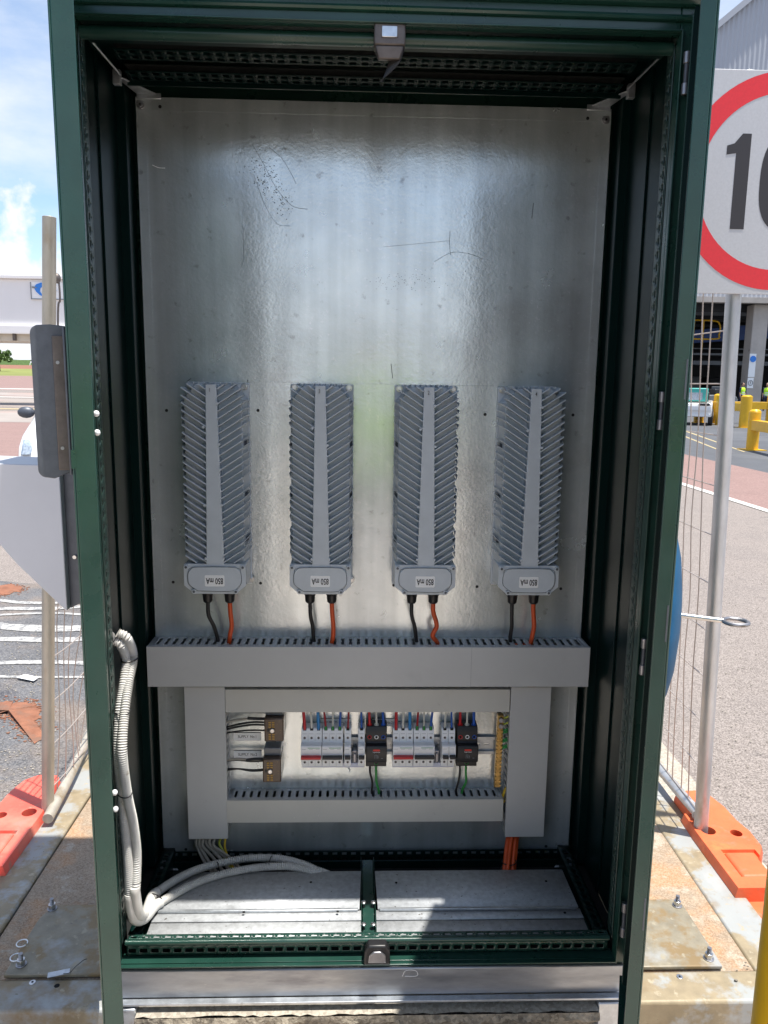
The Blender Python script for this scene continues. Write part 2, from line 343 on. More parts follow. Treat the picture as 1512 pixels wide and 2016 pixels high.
# ------------------------------------------------------------------ ground and setting
def sheet(name, x0, x1, y0, y1, z, m, poly=None):
    b = MB()
    if poly: b.add([(p[0], p[1], z) for p in poly], [tuple(range(len(poly)))])
    else: b.add([(x0,y0,z),(x1,y0,z),(x1,y1,z),(x0,y1,z)], [(0,1,2,3)])
    return struct(b.build(name, m, smooth=False))
sheet('ground', -900, 900, -300, 1500, G-.004, 'aggregate')
sheet('apron_asphalt', -9, -1.2, -6, 4.2, G, 'asphalt', [(-1.0,-6),(-1.0,4.6),(-2.4,4.0),(-4.5,4.6),(-9,5.2),(-9,-6)])
sheet('concrete_strip', 1.0, 1.26, -6, 20, G, 'pale')
sheet('unseen_front_pavement', -5, 4.9, -9, -.08, G+.004, 'frontpave')  # out of view; added pale to bounce sun inside, matching the plate's beige reflection
sheet('pink_pavement', 4.98, 7.2, -30, 60, G, 'pink')
sheet('road', 7.2, 900, -30, 200, G, 'darkroad')
sheet('kerb_line', 4.9, 5.03, -30, 60, G+.004, 'paint')
sheet('apron_pink', -60, -1.5, 13, 24, G, 'pink', [(-60,12),(-1,10.5),(-1,27),(-60,23)])
sheet('apron_far', -200, 0, 60, 128, G, 'pink')
for k, (a, b_, m) in enumerate([(24.5, 33, 'farpave'), (35, 36.2, 'yellowpaint'), (38, 43, 'farpave'), (43.1, 44.2, 'asphalt'), (46, 53, 'farpave'), (57, 59, 'paint'), (62, 74, 'farpave'), (75, 90, 'aggregate'), (96, 102, 'paint')]):
    sheet('apron_marking', -200, -3, a, b_, G+.004, m, [(-200, a+random.uniform(-1, 3)), (-3, a), (-3, b_), (-200, b_+random.uniform(-1, 3))])
# rising airfield beyond the apron
b = MB(); b.add([(-700, 128, G), (-20, 128, G), (-20, 200, 1.6), (-700, 200, 1.6)], [(0,1,2,3)]); struct(b.build('far_apron', 'pink', smooth=False))
b = MB(); b.add([(-700, 200, 1.6), (-20, 200, 1.6), (-20, 300, 4.4), (-700, 300, 4.4)], [(0,1,2,3)]); struct(b.build('airfield_grass', 'grass', smooth=False))
b = MB(); b.add([(-700, 300, 4.4), (-20, 300, 4.4), (-20, 380, 7.0), (-700, 380, 7.0)], [(0,1,2,3)]); struct(b.build('airfield_soil', 'soil', smooth=False))
b = MB()
xs = [-700+i*20 for i in range(36)]
for i in range(35):
    h0 = 8.6+1.1*math.sin(i*1.3)+random.random(); h1 = 8.6+1.1*math.sin((i+1)*1.3)
    b.add([(xs[i], 381, 4), (xs[i+1], 381, 4), (xs[i+1], 385, h0), (xs[i], 385, h0*.97), (xs[i], 420, h0), (xs[i+1], 420, h0)], [(0,1,2,3), (3,2,5,4)])
o = b.build('distant_tree_line', 'leaf'); o['kind'] = 'stuff'; o['label'] = 'low dark line of far off trees on the horizon'; o['category'] = 'tree line'
# white wavy painted lines and soil on the near asphalt
for k, (py, th, amp) in enumerate([(1185, .035, .05), (1197, .05, .06), (1212, .028, .03), (1237, .075, .04), (1260, .05, .02), (1308, .042, .015), (1333, .02, .02)]):
    Yc = at(40, py, Z=G).y; poly = []; n = 28; x0, x1 = -5.5, -1.02
    ph = k*1.7
    f1 = lambda x: Yc+amp*math.sin(x*4+ph)+amp*.5*math.sin(x*9+ph*2)
    top = [(x0+(x1-x0)*i/n, f1(x0+(x1-x0)*i/n)+th*(.7+.5*random.random())) for i in range(n+1)]
    bot = [(x0+(x1-x0)*i/n, f1(x0+(x1-x0)*i/n)-th*(.3+.4*random.random())) for i in range(n+1)]
    b = MB(); b.add([(p[0], p[1], G+.004) for p in bot+top], [(i, i+1, n+1+i+1, n+1+i) for i in range(n)])
    struct(b.build('painted_line', 'wornpaint', smooth=False))
def blob(cx, cy, rx, ry, n=26, rot=0, jag=.25):
    out = []
    for i in range(n):
        a = 2*math.pi*i/n; k = 1+random.uniform(-jag, jag)
        x, y = rx*k*math.cos(a), ry*k*math.sin(a)
        out.append((cx+x*math.cos(rot)-y*math.sin(rot), cy+x*math.sin(rot)+y*math.cos(rot)))
    return out
def soil_heap(name, poly, h=.02):
    cxx = sum(p[0] for p in poly)/len(poly); cyy = sum(p[1] for p in poly)/len(poly)
    dense = []
    for i in range(len(poly)):
        a, c = poly[i], poly[(i+1) % len(poly)]; L_ = math.hypot(c[0]-a[0], c[1]-a[1]); m_ = max(1, int(L_/.012))
        for k in range(m_): dense.append((a[0]+(c[0]-a[0])*k/m_+random.gauss(0, .010), a[1]+(c[1]-a[1])*k/m_+random.gauss(0, .010)))
    poly = dense
    cx = sum(p[0] for p in poly)/len(poly); cy = sum(p[1] for p in poly)/len(poly); n = len(poly); b = MB()
    ring = [(cx+(p[0]-cx)*.55, cy+(p[1]-cy)*.55) for p in poly]
    b.add([(p[0], p[1], G+.0035) for p in poly]+[(p[0], p[1], G+h*.6) for p in ring]+[(cx, cy, G+h)],
          [(i, (i+1) % n, n+(i+1) % n, n+i) for i in range(n)]+[(n+i, n+(i+1) % n, 2*n) for i in range(n)])
    for k in range(900):
        q = random.choice(poly); r = random.uniform(.002, .007); f = random.uniform(.75, 1.0); x = cx+(q[0]-cx)*f+random.gauss(0, .03); y = cy+(q[1]-cy)*f+random.gauss(0, .03); b.ball((x, y, G+r*.3), r, 6, (1.3, 1, .5))
    o = b.build(name, 'soil', smooth=False); o['kind'] = 'stuff'; return o
o = soil_heap('loose_soil', [tuple(at(px, py, Z=G).xy) for px, py in [(-90,1378),(-20,1385),(20,1383),(58,1386),(80,1392),(82,1402),(74,1412),(72,1432),(84,1455),(76,1462),(64,1446),(48,1424),(28,1408),(0,1402),(-60,1398)]])
tag(o, 'bright orange soil spilled across the asphalt behind the left fence post', 'soil')
o = soil_heap('loose_soil', [tuple(at(px, py, Z=G).xy) for px, py in [(-60,1150),(-10,1158),(20,1152),(45,1156),(40,1164),(15,1170),(-20,1176),(-60,1170)]])
tag(o, 'small orange soil patch on the asphalt below the white wall box', 'soil')
# gravel crumbs
b = MB()
for k in range(900):
    if k % 3: p = at(random.uniform(-40, 110), random.uniform(1240, 1560), Z=G)
    else: p = at(random.uniform(1390, 1512), random.uniform(1100, 1700), Z=G)
    r = random.uniform(.0015, .005); b.ball((p.x, p.y, G+r*.5), r, 6, (1, random.uniform(.6, 1), .6))
o = b.build('gravel', 'pale'); o['kind'] = 'stuff'; tag(o, 'loose pale gravel crumbs scattered over the asphalt', 'gravel')
# scrap of paper
b = MB(); pp = [at(px, py, Z=G+.012) for px, py in [(32,1334),(50,1328),(76,1334),(66,1341)]]
b.add([(p.x, p.y, p.z) for p in pp]+[(p.x, p.y, p.z+.002) for p in pp], [(0,1,2,3),(4,5,6,7),(0,1,5,4),(1,2,6,5),(2,3,7,6),(3,0,4,7)])
tag(b.build('paper_scrap', 'label'), 'scrap of white paper lying on the asphalt at the left', 'paper')

# ------------------------------------------------------------------ slab with galvanised frame
base = empty('equipment_slab', (0, 0, G), 'stained concrete slab in a galvanised steel frame under the green cabinet', 'slab')
S = -.1
b = MB(); b.box(-.915, -.55, .078, 1.9, G, S-.006).box(.55, .925, .078, 1.9, G, S-.006).box(-.55, .55, .46, 1.9, G, S-.007)
b.build('concrete_deck', 'concrete', base, bev=.003)
for s in (-1, 1):
    b = MB(); b.box(min(s*.919, s*1.03), max(s*.919, s*1.03), .02 if s > 0 else .02, 1.9, G, S); b.build('side_beam', 'beam', base, bev=.006)
    x0, x1 = (-1.03, -.555) if s < 0 else (.595, 1.03)
    b = MB(); b.box(x0, x1, -.019, .074, G, S); b.build('front_beam', 'beam', base, bev=.007)
    b = MB(); xa, xb = sorted((s*.512, s*.592)); xb = xb if s > 0 else xb
    b.box(xa if s > 0 else -.552, .593 if s > 0 else -.512, -.024, .03, G, S+.004); b.build('corner_bracket', 'zinc', base, bev=.003)
    # flush screws on the front beam
for px, py in [(64, 1934), (1338, 1923)]:
    p = at(px, py, Z=S); b = MB(); b.cyl((p.x, p.y, S-.003), (p.x, p.y, S+.0012), .0075, 20); o = b.build('beam_screw', 'steel', base, bev=.0008)
    b = MB(); b.cyl((p.x, p.y, S+.0012), (p.x, p.y, S+.0016), .0028, 6); b.build('socket', 'dark', o)
p = at(112, 1941, Z=S); b = MB(); b.cyl((p.x, p.y, S+.0003), (p.x, p.y, S+.0008), .006, 20); b.build('threaded_hole', 'dark', base)
# broken concrete edge in the middle
b = MB(); n = 60; vs = []; fs = []
rows = [(-.036, S-.008), (-.040, S-.022), (-.030, S-.04), (-.010, S-.06), (-.016, S-.09), (-.012, G)]
for i in range(n+1):
    x = -.512+1.024*i/n
    for j, (y, z) in enumerate(rows):
        jj = .0 if j == 0 else 1
        vs.append((x, y+jj*random.uniform(-.006, .006), z+(jj if j < len(rows)-1 else 0)*random.uniform(-.005, .004)))
m_ = len(rows)
fs = [(i*m_+j, (i+1)*m_+j, (i+1)*m_+j+1, i*m_+j+1) for i in range(n) for j in range(m_-1)]
b.add(vs, fs); b.build('broken_edge', 'rough_concrete', base)
b = MB(); n_=60; vs=[(-.511+1.022*i/n_, y+(random.uniform(-.003,.004) if y<0 else 0), z) for i in range(n_+1) for y, z in ((.05, S-.0065), (-.034, S-.0065))]
b.add(vs, [(2*i, 2*i+1, 2*i+3, 2*i+2) for i in range(n_)]); b.build('front_ledge', 'pale', base)

def stud(p, parent_group):
    """threaded stud with hex nut and washer"""
    t = empty('anchor_bolt', p, None); b = MB(); b.cyl(p, (p[0], p[1], p[2]+.0025), .0125, 24); b.build('washer', 'dullsteel', t, bev=.0006)
    b = MB(); b.cyl((p[0], p[1], p[2]+.0025), (p[0], p[1], p[2]+.015), .0098, 6); b.build('nut', 'steel', t, bev=.001)
    b = MB(); z = p[2]+.015
    for k in range(7): b.cyl((p[0], p[1], z+k*.002), (p[0], p[1], z+k*.002+.001), .0052, 14, .0046); b.cyl((p[0], p[1], z+k*.002+.001), (p[0], p[1], z+k*.002+.002), .0046, 14, .0052)
    b.build('threaded_stud', 'dullsteel', t); return t
# foot plates
for s, lab in ((-1, 'left'), (1, 'right')):
    f = empty('foot_plate', (s*.7, .2, S), ('shaded stained steel foot plate left of the green cabinet' if s < 0 else 'sunlit tan stained steel foot plate right of the green cabinet'), 'foot plate', 'foot plates bolted beside the cabinet')
    ch = .02 if s > 0 else .05
    poly = [(s*.55, .078), (s*.842, .078), (s*.842, .12), (s*.838, .316-ch), (s*.82, .318), (s*.55, .318)]
    b = MB(); b.prism(poly, 'z', S-.002, S+.008); b.build('plate', 'foot', f, bev=.0025)
for px, py, lab in [(103, 1789, 'hex nut and stud at the back corner of the left foot plate'), (42, 1899, 'hex nut and stud at the front corner of the left foot plate'),
                    (1333, 1783, 'hex nut and stud at the back corner of the right foot plate'), (1395, 1887, 'hex nut and stud at the front corner of the right foot plate')]:
    p = at(px, py, Z=S+.008); t = stud((p.x, p.y, S+.008), None); tag(t, lab, 'bolt', 'anchor bolts holding the foot plates')
for i, (px, py) in enumerate([(44, 1864), (32, 1892)]):
    p = at(px, py, Z=S+.002); b = MB(); pts = [(p.x+.0125*math.cos(a), p.y+.0125*math.sin(a), p.z+.01) for a in [k*math.pi/6 for k in range(12)]]
    b.tube(pts, .0014, 6); tag(b.build('wire_ring', 'label'), ['white wire ring by the left foot plate, the farther of two', 'white wire ring by the left foot plate, the nearer of two'][i], 'ring')
# small metal tag with wire
a, c = at(93, 1926, Z=S+.012), at(137, 1917, Z=S+.012)
t = empty('metal_tag', (a.x, a.y, a.z), 'small silver metal tag on black wire lying on the left foot plate', 'tag')
dx = (c-a).normalized(); dy = Vector((-dx.y, dx.x, 0))*.016
b = MB(); b.hexa([a, c, c+dy, a+dy, a+Vector((0,0,.0015)), c+Vector((0,0,.0015)), c+dy+Vector((0,0,.0015)), a+dy+Vector((0,0,.0015))]); b.build('tag_plate', 'zinc', t)
b = MB(); b.tube([at(125, 1917, Z=S+.014), at(137, 1915, Z=S+.02), at(150, 1902, Z=S+.03), at(165, 1890, Z=S+.03), at(171, 1888, Z=S+.025)], .0008, 6); b.build('wire', 'ink', t)
# chips on the right front beam
for i, (px, py) in enumerate([(1449, 1930), (1451, 1910), (1468, 1895), (1473, 1902)]):
    p = at(px, py, Z=S+.003); b = MB(); b.ball(p, .005 if i == 0 else .0032, 7, (1, .7, .5))
    tag(b.build('stone_chip', 'rough_concrete', smooth=False), ['dark stone chip on the right front beam', 'stone chip beside the seam of the right front beam', 'upper stone chip by the right beam corner', 'lower stone chip by the right beam corner'][i], 'stone')

# ------------------------------------------------------------------ fences
def fence_panel(lab, root, post_top, post_bot, r, wires, bars, rail, mw='wire', mpost='post'):
    t = empty('temporary_fence', root, lab, 'fence', 'temporary fence panels')
    b = MB(); b.cyl(post_bot, post_top, r, 20); b.build('post', mpost, t, bev=.001)
    for k, wpts in enumerate(wires): b = MB(); b.tube(wpts, .0019, 6); b.build('upright_wire', mw, t)
    for wpts in bars: b = MB(); b.tube(wpts, .0019, 6); b.build('cross_wire', mw, t)
    b = MB(); b.tube(rail, .0165, 14); b.build('bottom_rail', mpost, t)
    return t
pt = at(1436, 560, Y=.62); pb = Vector((1.033, .62, -.2)); pt = pb+(pt-pb)*1.02
def fx(z): return pb.x+(pt.x-pb.x)*(z-pb.z)/(pt.z-pb.z)
wires = []
for k in range(34):
    y = .72+k*.058
    wires.append([(fx(z)+random.uniform(-.004, .004)*(1 if z < 1.2 else .3), y+random.uniform(-.006, .006)*(1 if z < 1.2 else .3), z) for z in [-.06+(i/8)*1.85 for i in range(9)]])
bars = []
for k in range(13):
    z = -.03+k*.145
    bars.append([(fx(z), .62, z), (fx(z)+.002, 1.4, z+random.uniform(-.003, .003)), (fx(z), 2.65, z)])
fence_panel('weld mesh fence panel with a bare galvanised post right of the cabinet', (1.03, .62, G), pt+Vector((0,0,.5)), pb, .0205, wires, bars,
            [(fx(-.05), .645, -.05), at(1372, 1600, Z=-.05), at(1338, 1560, Z=-.05), at(1300, 1515, Z=-.05), at(1300, 1515, Z=-.05)+(at(1300, 1515, Z=-.05)-at(1338, 1560, Z=-.05))*9], mpost='postgrey')
pt = at(97, 427, Y=.75); pb = Vector((-1.012, .75, -.2)); pb.x = at(90, 1600, Y=.75).x
def fl(z): return pb.x+(pt.x-pb.x)*(z-pb.z)/(pt.z-pb.z)
wires = []
for k in range(32):
    y = .83+k*.058; bend = max(0, 1-abs(k-5)/4)
    wires.append([(fl(z)+(.005+.022*bend)*(math.sin(z*9+k)*(1 if z < .55 else 0)), y+.008*bend*math.sin(z*14), z) for z in [-.06+(i/10)*.95 for i in range(11)]])
bars = [[(fl(z), .75, z), (fl(z)+.006, 1.1, z-.008), (fl(z), 2.6, z)] for z in [-.02+k*.145 for k in range(7)]]
fence_panel('bent weld mesh fence panel with a weathered post left of the cabinet', (-1.0, .75, G), pt, pb, .0185, wires, bars,
            [at(94, 1612, Z=-.07), at(140, 1522, Z=-.055), at(178, 1438, Z=-.05), at(178, 1438, Z=-.05)+(at(178, 1438, Z=-.05)-at(140, 1522, Z=-.055))*3])

# moulded fence feet (orange block on the right, red one on the left)
def boolean_cut(o, cutter):
    c = cutter.build('cutter', 'dark', smooth=False); md = o.modifiers.new('cut', 'BOOLEAN'); md.operation = 'DIFFERENCE'; md.object = c; md.solver = 'EXACT'
    bpy.context.view_layer.update(); dg = bpy.context.evaluated_depsgraph_get()
    me = bpy.data.meshes.new_from_object(o.evaluated_get(dg)); o.modifiers.remove(md); o.data = me; bpy.data.objects.remove(c)
def foot_block(name, label, sx_, ox, oy, ang, m, near):
    t = empty(name, (0, 0, 0), label, 'fence foot', 'moulded plastic fence feet')
    out = [(-.085,-.44),(.08,-.45),(.105,-.40),(.11,-.25),(.095,-.19),(.092,-.10),(.068,-.07),(.066,-.03),(.10,.02),(.104,.10),(.09,.16),(.088,.24),(.07,.31),(.03,.345),(-.04,.34),(-.075,.29),(-.085,.1),(-.085,-.2)]
    ca, sa = math.cos(ang), math.sin(ang)
    def W(u, v, z): return (ox+sx_*(u*ca-v*sa), oy+u*sa+v*ca, z)
    b = MB(); n = len(out); H = .150
    def hgt(v): return H if v > -.13 else H-.045
    rings = [(1.0, 0, 0), (1.0, .06, 0), (.96, .068, 0), (.95, H-.022, 1), (.88, H, 1)]
    vs = [W(p[0]*k, p[1]*(1-(1-k)*.3), G+z) for k, z, q in rings for p in out]
    fs = [(j*n+i, j*n+(i+1) % n, (j+1)*n+(i+1) % n, (j+1)*n+i) for j in range(len(rings)-1) for i in range(n)]
    fs += [tuple(range(n))[::-1], tuple(range((len(rings)-1)*n, len(rings)*n))]
    b.add(vs, fs); body = b.build('block', m, t)
    def pit(u0, u1, v0, v1, z0, z1, gr=0.008):
        return MB().hexa([W(u0+gr,v0+gr,G+z0), W(u1-gr,v0+gr,G+z0), W(u1-gr,v1-gr,G+z0), W(u0+gr,v1-gr,G+z0), W(u0,v0,G+z1), W(u1,v0,G+z1), W(u1,v1,G+z1), W(u0,v1,G+z1)])
    boolean_cut(body, pit(-.2, .2, -.60, -.17, H-.042, H+.05, .0))          # lower step towards the near end
    boolean_cut(body, pit(-.045, .062, -.125, .005, H-.010, H+.02, .004))     # recess round the pad
    boolean_cut(body, pit(.045, .12, -.155, -.02, H-.05, H+.03, .01))
    boolean_cut(body, pit(-.08, -.045, .19, .34, H-.045, H+.03, .006))
    for (u, v, r) in [(.045, .085, .0175), (-.035, .10, .022), (.02, -.30, .018)]:
        p0 = W(u, v, G+.04); boolean_cut(body, MB().cyl(p0, (p0[0], p0[1], G+H+.03), r, 28))
    md = body.modifiers.new('bevel', 'BEVEL'); md.width = .006; md.segments = 3; md.limit_method = 'ANGLE'; md.angle_limit = R(35)
    body.data.polygons.foreach_set('use_smooth', [True]*len(body.data.polygons)); body.data.set_sharp_from_angle(angle=R(50))
    b = pit(-.032, .048, -.115, -.008, H-.012, H-.001, -.006); b.build('raised_pad', m, t, bev=.006, seg=3)
    b = MB(); b.cyl(W(.095, -.235, G+.075), W(.118, -.235, G+.075), .032, 28); hb = b.build('side_boss', m, t, bev=.006)
    b = MB(); b.cyl(W(.1182, -.235, G+.070), W(.1190, -.235, G+.070), .020, 24); b.build('boss_plug', 'rough_concrete', hb)
    return t
foot_block('fence_foot', 'bright orange moulded fence foot holding the right fence post', 1, 1.078, .50, R(0), 'orangeblock', 1)
foot_block('fence_foot', 'faded red moulded fence foot holding the left fence post', -1, -1.085, .62, R(0), 'redblock', 1)

# ------------------------------------------------------------------ speed sign
sg = empty('speed_sign', (1.06, .57, 1.5), 'white square speed sign reading 10 in a red ring on the right fence', 'sign')
cx_, cz_ = 1.067, 1.795
b = MB(); b.box(cx_-.30, cx_+.30, .575, .579, 1.512, 2.066); b.build('panel', 'signwhite', sg, bev=.001)
b = MB(); n = 72; ro, ri = .272, .220
vs = []
for i in range(n):
    a = 2*math.pi*i/n
    for r_ in (ri, ro): vs.append((cx_+r_*math.cos(a), .5744, cz_+r_*math.sin(a)))
b.add(vs, [(2*i, 2*i+1, 2*((i+1) % n)+1, 2*((i+1) % n)) for i in range(n)]); b.build('red_ring', 'signred', sg, smooth=False)
b = MB(); x = cx_-.115
b.prism([(x-.012,cz_-.118),(x+.025,cz_-.118),(x+.025,cz_+.118),(x+.002,cz_+.118),(x-.018,cz_+.094),(x-.037,cz_+.088),(x-.037,cz_+.066),(x-.012,cz_+.07)], 'y', .5742, .5752); b.build('numeral_one', 'signblack', sg)
b = MB(); xo = cx_+.02; vs = []; n = 48
for i in range(n):
    a = 2*math.pi*i/n; ca, sa = math.cos(a), math.sin(a)
    f = lambda rx, rz, e: (xo+rx*abs(ca)**e*(1 if ca >= 0 else -1), .5744, cz_+rz*abs(sa)**e*(1 if sa >= 0 else -1))
    vs += [f(.038, .082, .75), f(.078, .122, .75)]
b.add(vs, [(2*i, 2*i+1, 2*((i+1) % n)+1, 2*((i+1) % n)) for i in range(n)]); b.build('numeral_zero', 'signblack', sg, smooth=False)

# ------------------------------------------------------------------ cabinet
cab = empty('cabinet', (0, .2, -.09), 'tall open dark green steel electrical cabinet with galvanised plate inside', 'cabinet')
ZB, ZT = -.015, 1.985; LX, LZ0, LZ1 = .549, -.003, 1.903
BACK = .44
b = MB(); b.box(-.590, -.5875, .0, BACK, ZB, ZT).box(.5875, .590, .0, BACK, ZB, ZT).box(-.5875, .5875, BACK-.003, BACK, ZB, ZT); b.build('outer_panels', 'green', cab)
b = MB(); b.box(-.592, .592, -.03, BACK+.006, ZT, ZT+.012).box(-.592, .592, -.03, -.026, ZT-.03, ZT-.0005); b.build('roof', 'green', cab, bev=.003)
# front frame
b = MB(); b.box(-.587, -LX, .0, .018, ZB, ZT).box(LX, .587, .0, .018, ZB, ZT).box(-LX, LX, .0, .018, LZ1, ZT).box(-LX, LX, .0, .018, ZB, LZ0); b.build('front_frame', 'green', cab, bev=.002)
b = MB()   # raised lip round the opening
for a in ((-LX-.003, -LX+.0005, -.011, -.0005, LZ0-.004, LZ1+.004), (LX-.0005, LX+.003, -.011, -.0005, LZ0-.004, LZ1+.004), (-LX, LX, -.0105, -.0005, LZ1, LZ1+.0035), (-LX, LX, -.0105, -.0005, LZ0-.0035, LZ0)): b.box(*a)
b.build('sealing_lip', 'green', cab, bev=.001)
b = MB(); b.tube([(-.586, -.003, 1.928), (0, -.003, 1.929), (.586, -.003, 1.928)], .006, 8); b.tube([(-.586, -.004, 1.955), (0, -.004, 1.956), (.586, -.004, 1.955)], .009, 8); b.build('rain_channel', 'green', cab)
# columns: perforated inner faces
SL = [(.0065, .0185, .010, .0155)]; DOT = [(.0003, .0035, .024, .0275)]
n75 = 74
for s in (-1, 1):
    b = MB(); b.perf((s*LX, .020, .03), (0, 0, 1), (0, 1, 0), n75, .025, .034, SL+[(.0215, .0245, .011, .0145), (.011, .014, .022, .025)], lead=.002, tail=.01)
    b.build('perforated_column', 'green_perf_lit', cab, solid=.0014)
    b = MB(); b.box(min(s*.556, s*.562), max(s*.556, s*.562), .02, .06, 0, 1.9); b.build('column_hollow', 'dark', cab)  # dark box standing in for the shade inside the hollow column
    b = MB(); xs_ = sorted((s*LX, s*.566)); b.box(xs_[0]-.0005, xs_[1], .0545, .0575, 0, 1.9); xs_ = sorted((s*.563, s*.567)); b.box(*xs_, .058, .085, 0, 1.9)
    xs_ = sorted((s*.567, s*.583)); b.box(*xs_, .083, .086, 0, 1.9); b.build('column_return', 'green_shade', cab, bev=.001)
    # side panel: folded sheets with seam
    xs_ = sorted((s*.583, s*.586)); b = MB(); b.box(*xs_, .0865, .215, -.0, 1.93); b.build('side_panel', 'green_shade', cab)
    xs_ = sorted((s*.579, s*.5825)); b = MB(); b.box(*xs_, .217, .34, .0, 1.93); b.build('side_panel', 'green_shade', cab)
    xs_ = sorted((s*.560, s*.563)); b = MB(); b.box(*xs_, .341, .40, .0, 1.93).box(min(s*.56, s*.585), max(s*.56, s*.585), .338, .3405, 0, 1.93); b.build('rear_column', 'green_shade', cab, bev=.001)
# ceiling
b = MB(); b.box(-.583, .583, .02, BACK-.004, 1.95, 1.953); b.build('ceiling_panel', 'green_shade', cab)
b = MB(); b.tube([(-.548, .036, 1.892), (0, .036, 1.8925), (.548, .036, 1.892)], .012, 16); b.build('top_rail_bead', 'green', cab)
BS = [(.005, .018, .003, .0085), (.0215, .0245, .004, .007)]
b = MB(); b.perf((-.548, .048, 1.893), (1, 0, 0), (0, 1, .0), 43, .025, .012, BS, lead=.01, tail=.0105); b.build('top_rail', 'green', cab, solid=.0015)
b = MB(); b.box(-.548, .548, .0605, .085, 1.893, 1.897); b.build('top_rail_flange', 'green_shade', cab)
R2 = [(.005, .018, .006, .016), (.0215, .0245, .010, .0135), (.005, .018, .026, .036), (.0215, .0245, .030, .0335)]
for yy, zz in ((.19, 1.925), (.275, 1.915)):
    b = MB(); b.perf((-.54, yy, zz), (1, 0, 0), (0, 1, -.12), 43, .025, .042, R2, lead=.002, tail=.002); b.build('ceiling_rail', 'green_shade', cab, solid=.0015)
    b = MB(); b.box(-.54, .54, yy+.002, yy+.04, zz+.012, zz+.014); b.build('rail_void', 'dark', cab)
b = MB(); b.box(-.548, .548, .32, .326, 1.902, 1.94); b.build('rear_top_beam', 'green_shade', cab, bev=.001)
for s in (-1, 1):
    b = MB(); b.tube([(s*.551, .035, 1.900), (s*.556, .30, 1.915)], .0022, 6); b.build('corner_seam', 'zinc', cab)
# bottom: front rail
b = MB(); b.box(-LX, LX, .0, .030, LZ0-.004, LZ0+.0015); b.build('sill', 'green', cab, bev=.0008)
b = MB(); b.perf((-.536, .0205, .0415), (1, 0, 0), (0, 1, 0), 43, .025, .014, BS, lead=.0, tail=.0015); b.build('bottom_rail_top', 'green', cab, solid=.0015)
b = MB(); b.tube([(-.54, .0165, .0365), (0, .0165, .0365), (.54, .0165, .0365)], .0062, 14); b.build('bottom_rail_bead', 'green', cab)
b = MB(); b.perf((-.54, .0215, .0015), (1, 0, 0), (0, 0, 1), 43, .025, .028, [(.004, .0205, .006, .016)], lead=.0, tail=.005); b.build('bottom_rail_face', 'green', cab, solid=.0015)
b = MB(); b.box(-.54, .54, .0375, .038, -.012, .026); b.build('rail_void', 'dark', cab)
# side bottom rails
for s in (-1, 1):
    b = MB(); o_ = (s*.545, .05, .03); b.perf(o_, (0, 1, 0), (-s, 0, 0), 12, .025, .03, [(.005, .018, .009, .02), (.0215, .0245, .012, .0155)], lead=.005, tail=.02); b.build('side_rail_top', 'green_shade', cab, solid=.0015)
    b = MB(); xs_ = sorted((s*.5135, s*.5155)); b.box(*xs_, .05, .37, -.012, .0295); b.build('side_rail_web', 'green_shade', cab)
    b = MB(); b.prism([(s*.505, .03), (s*.535, .03), (s*.535, .12), (s*.512, .12)], 'z', .012, .014); b.build('corner_gusset', 'green', cab)
b = MB(); b.perf((-.53, .372, -.012), (1, 0, 0), (0, 0, 1), 42, .025, .034, [(.005, .018, .005, .014), (.0215, .0245, .008, .011), (.005, .018, .021, .029)], lead=.005, tail=.005); b.build('rear_bottom_rail', 'green_shade', cab, solid=.0015)
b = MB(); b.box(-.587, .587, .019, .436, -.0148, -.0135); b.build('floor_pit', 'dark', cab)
b = MB(); b.box(-.54, .54, .345, .349, -.013, .008); b.build('rear_sill', 'green_shade', cab)
# centre divider
b = MB(); b.box(-.0155, .0125, .037, .33, .002, .022); b.build('floor_divider', 'green', cab, bev=.001)
for s in (-.0185, .0145):
    b = MB(); b.perf((s, .045, .004), (0, 1, 0), (0, 0, 1), 11, .025, .03, [(.006, .017, .012, .02)], tail=.005); b.build('divider_flange', 'green', cab, solid=.0012)
# gland plates
for s, X0, X1, bx0, bx1 in ((-1, -.503, -.019, -.475, -.019), (1, .0165, .503, .0165, .498)):
    zz = .029
    b = MB(); b.add([(X0, .0235, zz), (X1, .0235, zz), (X1, .085, zz), (X0-s*0, .085, zz)], [(0,1,2,3)]); b.build('gland_plate', 'zinc_floor', cab, solid=.003)
    b = MB(); b.add([(X0, .086, zz+.003), (X1, .086, zz+.003), (X1, .118, zz+.003), (X0, .118, zz+.003)], [(0,1,2,3)]); b.build('gland_plate', 'zinc_floor', cab, solid=.003)
    b = MB(); b.add([(X0+.004, .117, zz+.008), (X1-.004, .117, zz+.008), (bx1, .262, zz+.006), (bx0, .262, zz+.006)], [(0,1,2,3)]); b.build('gland_plate', 'zinc_floor', cab, solid=.003)
    b = MB(); b.box(X0+.008, X1-.008, .112, .119, zz+.0055, zz+.0115); b.build('plate_fold', 'zinc', cab, bev=.001)
for px, py in [(480, 1796), (665, 1795), (612, 1737), (1112, 1797), (780, 1738), (1075, 1735), (790, 1845), (662, 1846), (955, 1835), (400, 1846)]:
    p = at(px, py, Z=.041 if py < 1800 else .032); b = MB(); b.cyl(p, (p.x, p.y, p.z+.0008), .0032, 12); b.build('plate_hole', 'dark', cab)
for px, py in [(716, 1775), (735, 1775), (716, 1818), (735, 1818)]:
    p = at(px, py, Z=.036); b = MB(); b.ball((p.x, p.y, .034), .0065, 12, (1, 1, .5)); b.build('pan_screw', 'steel', cab)
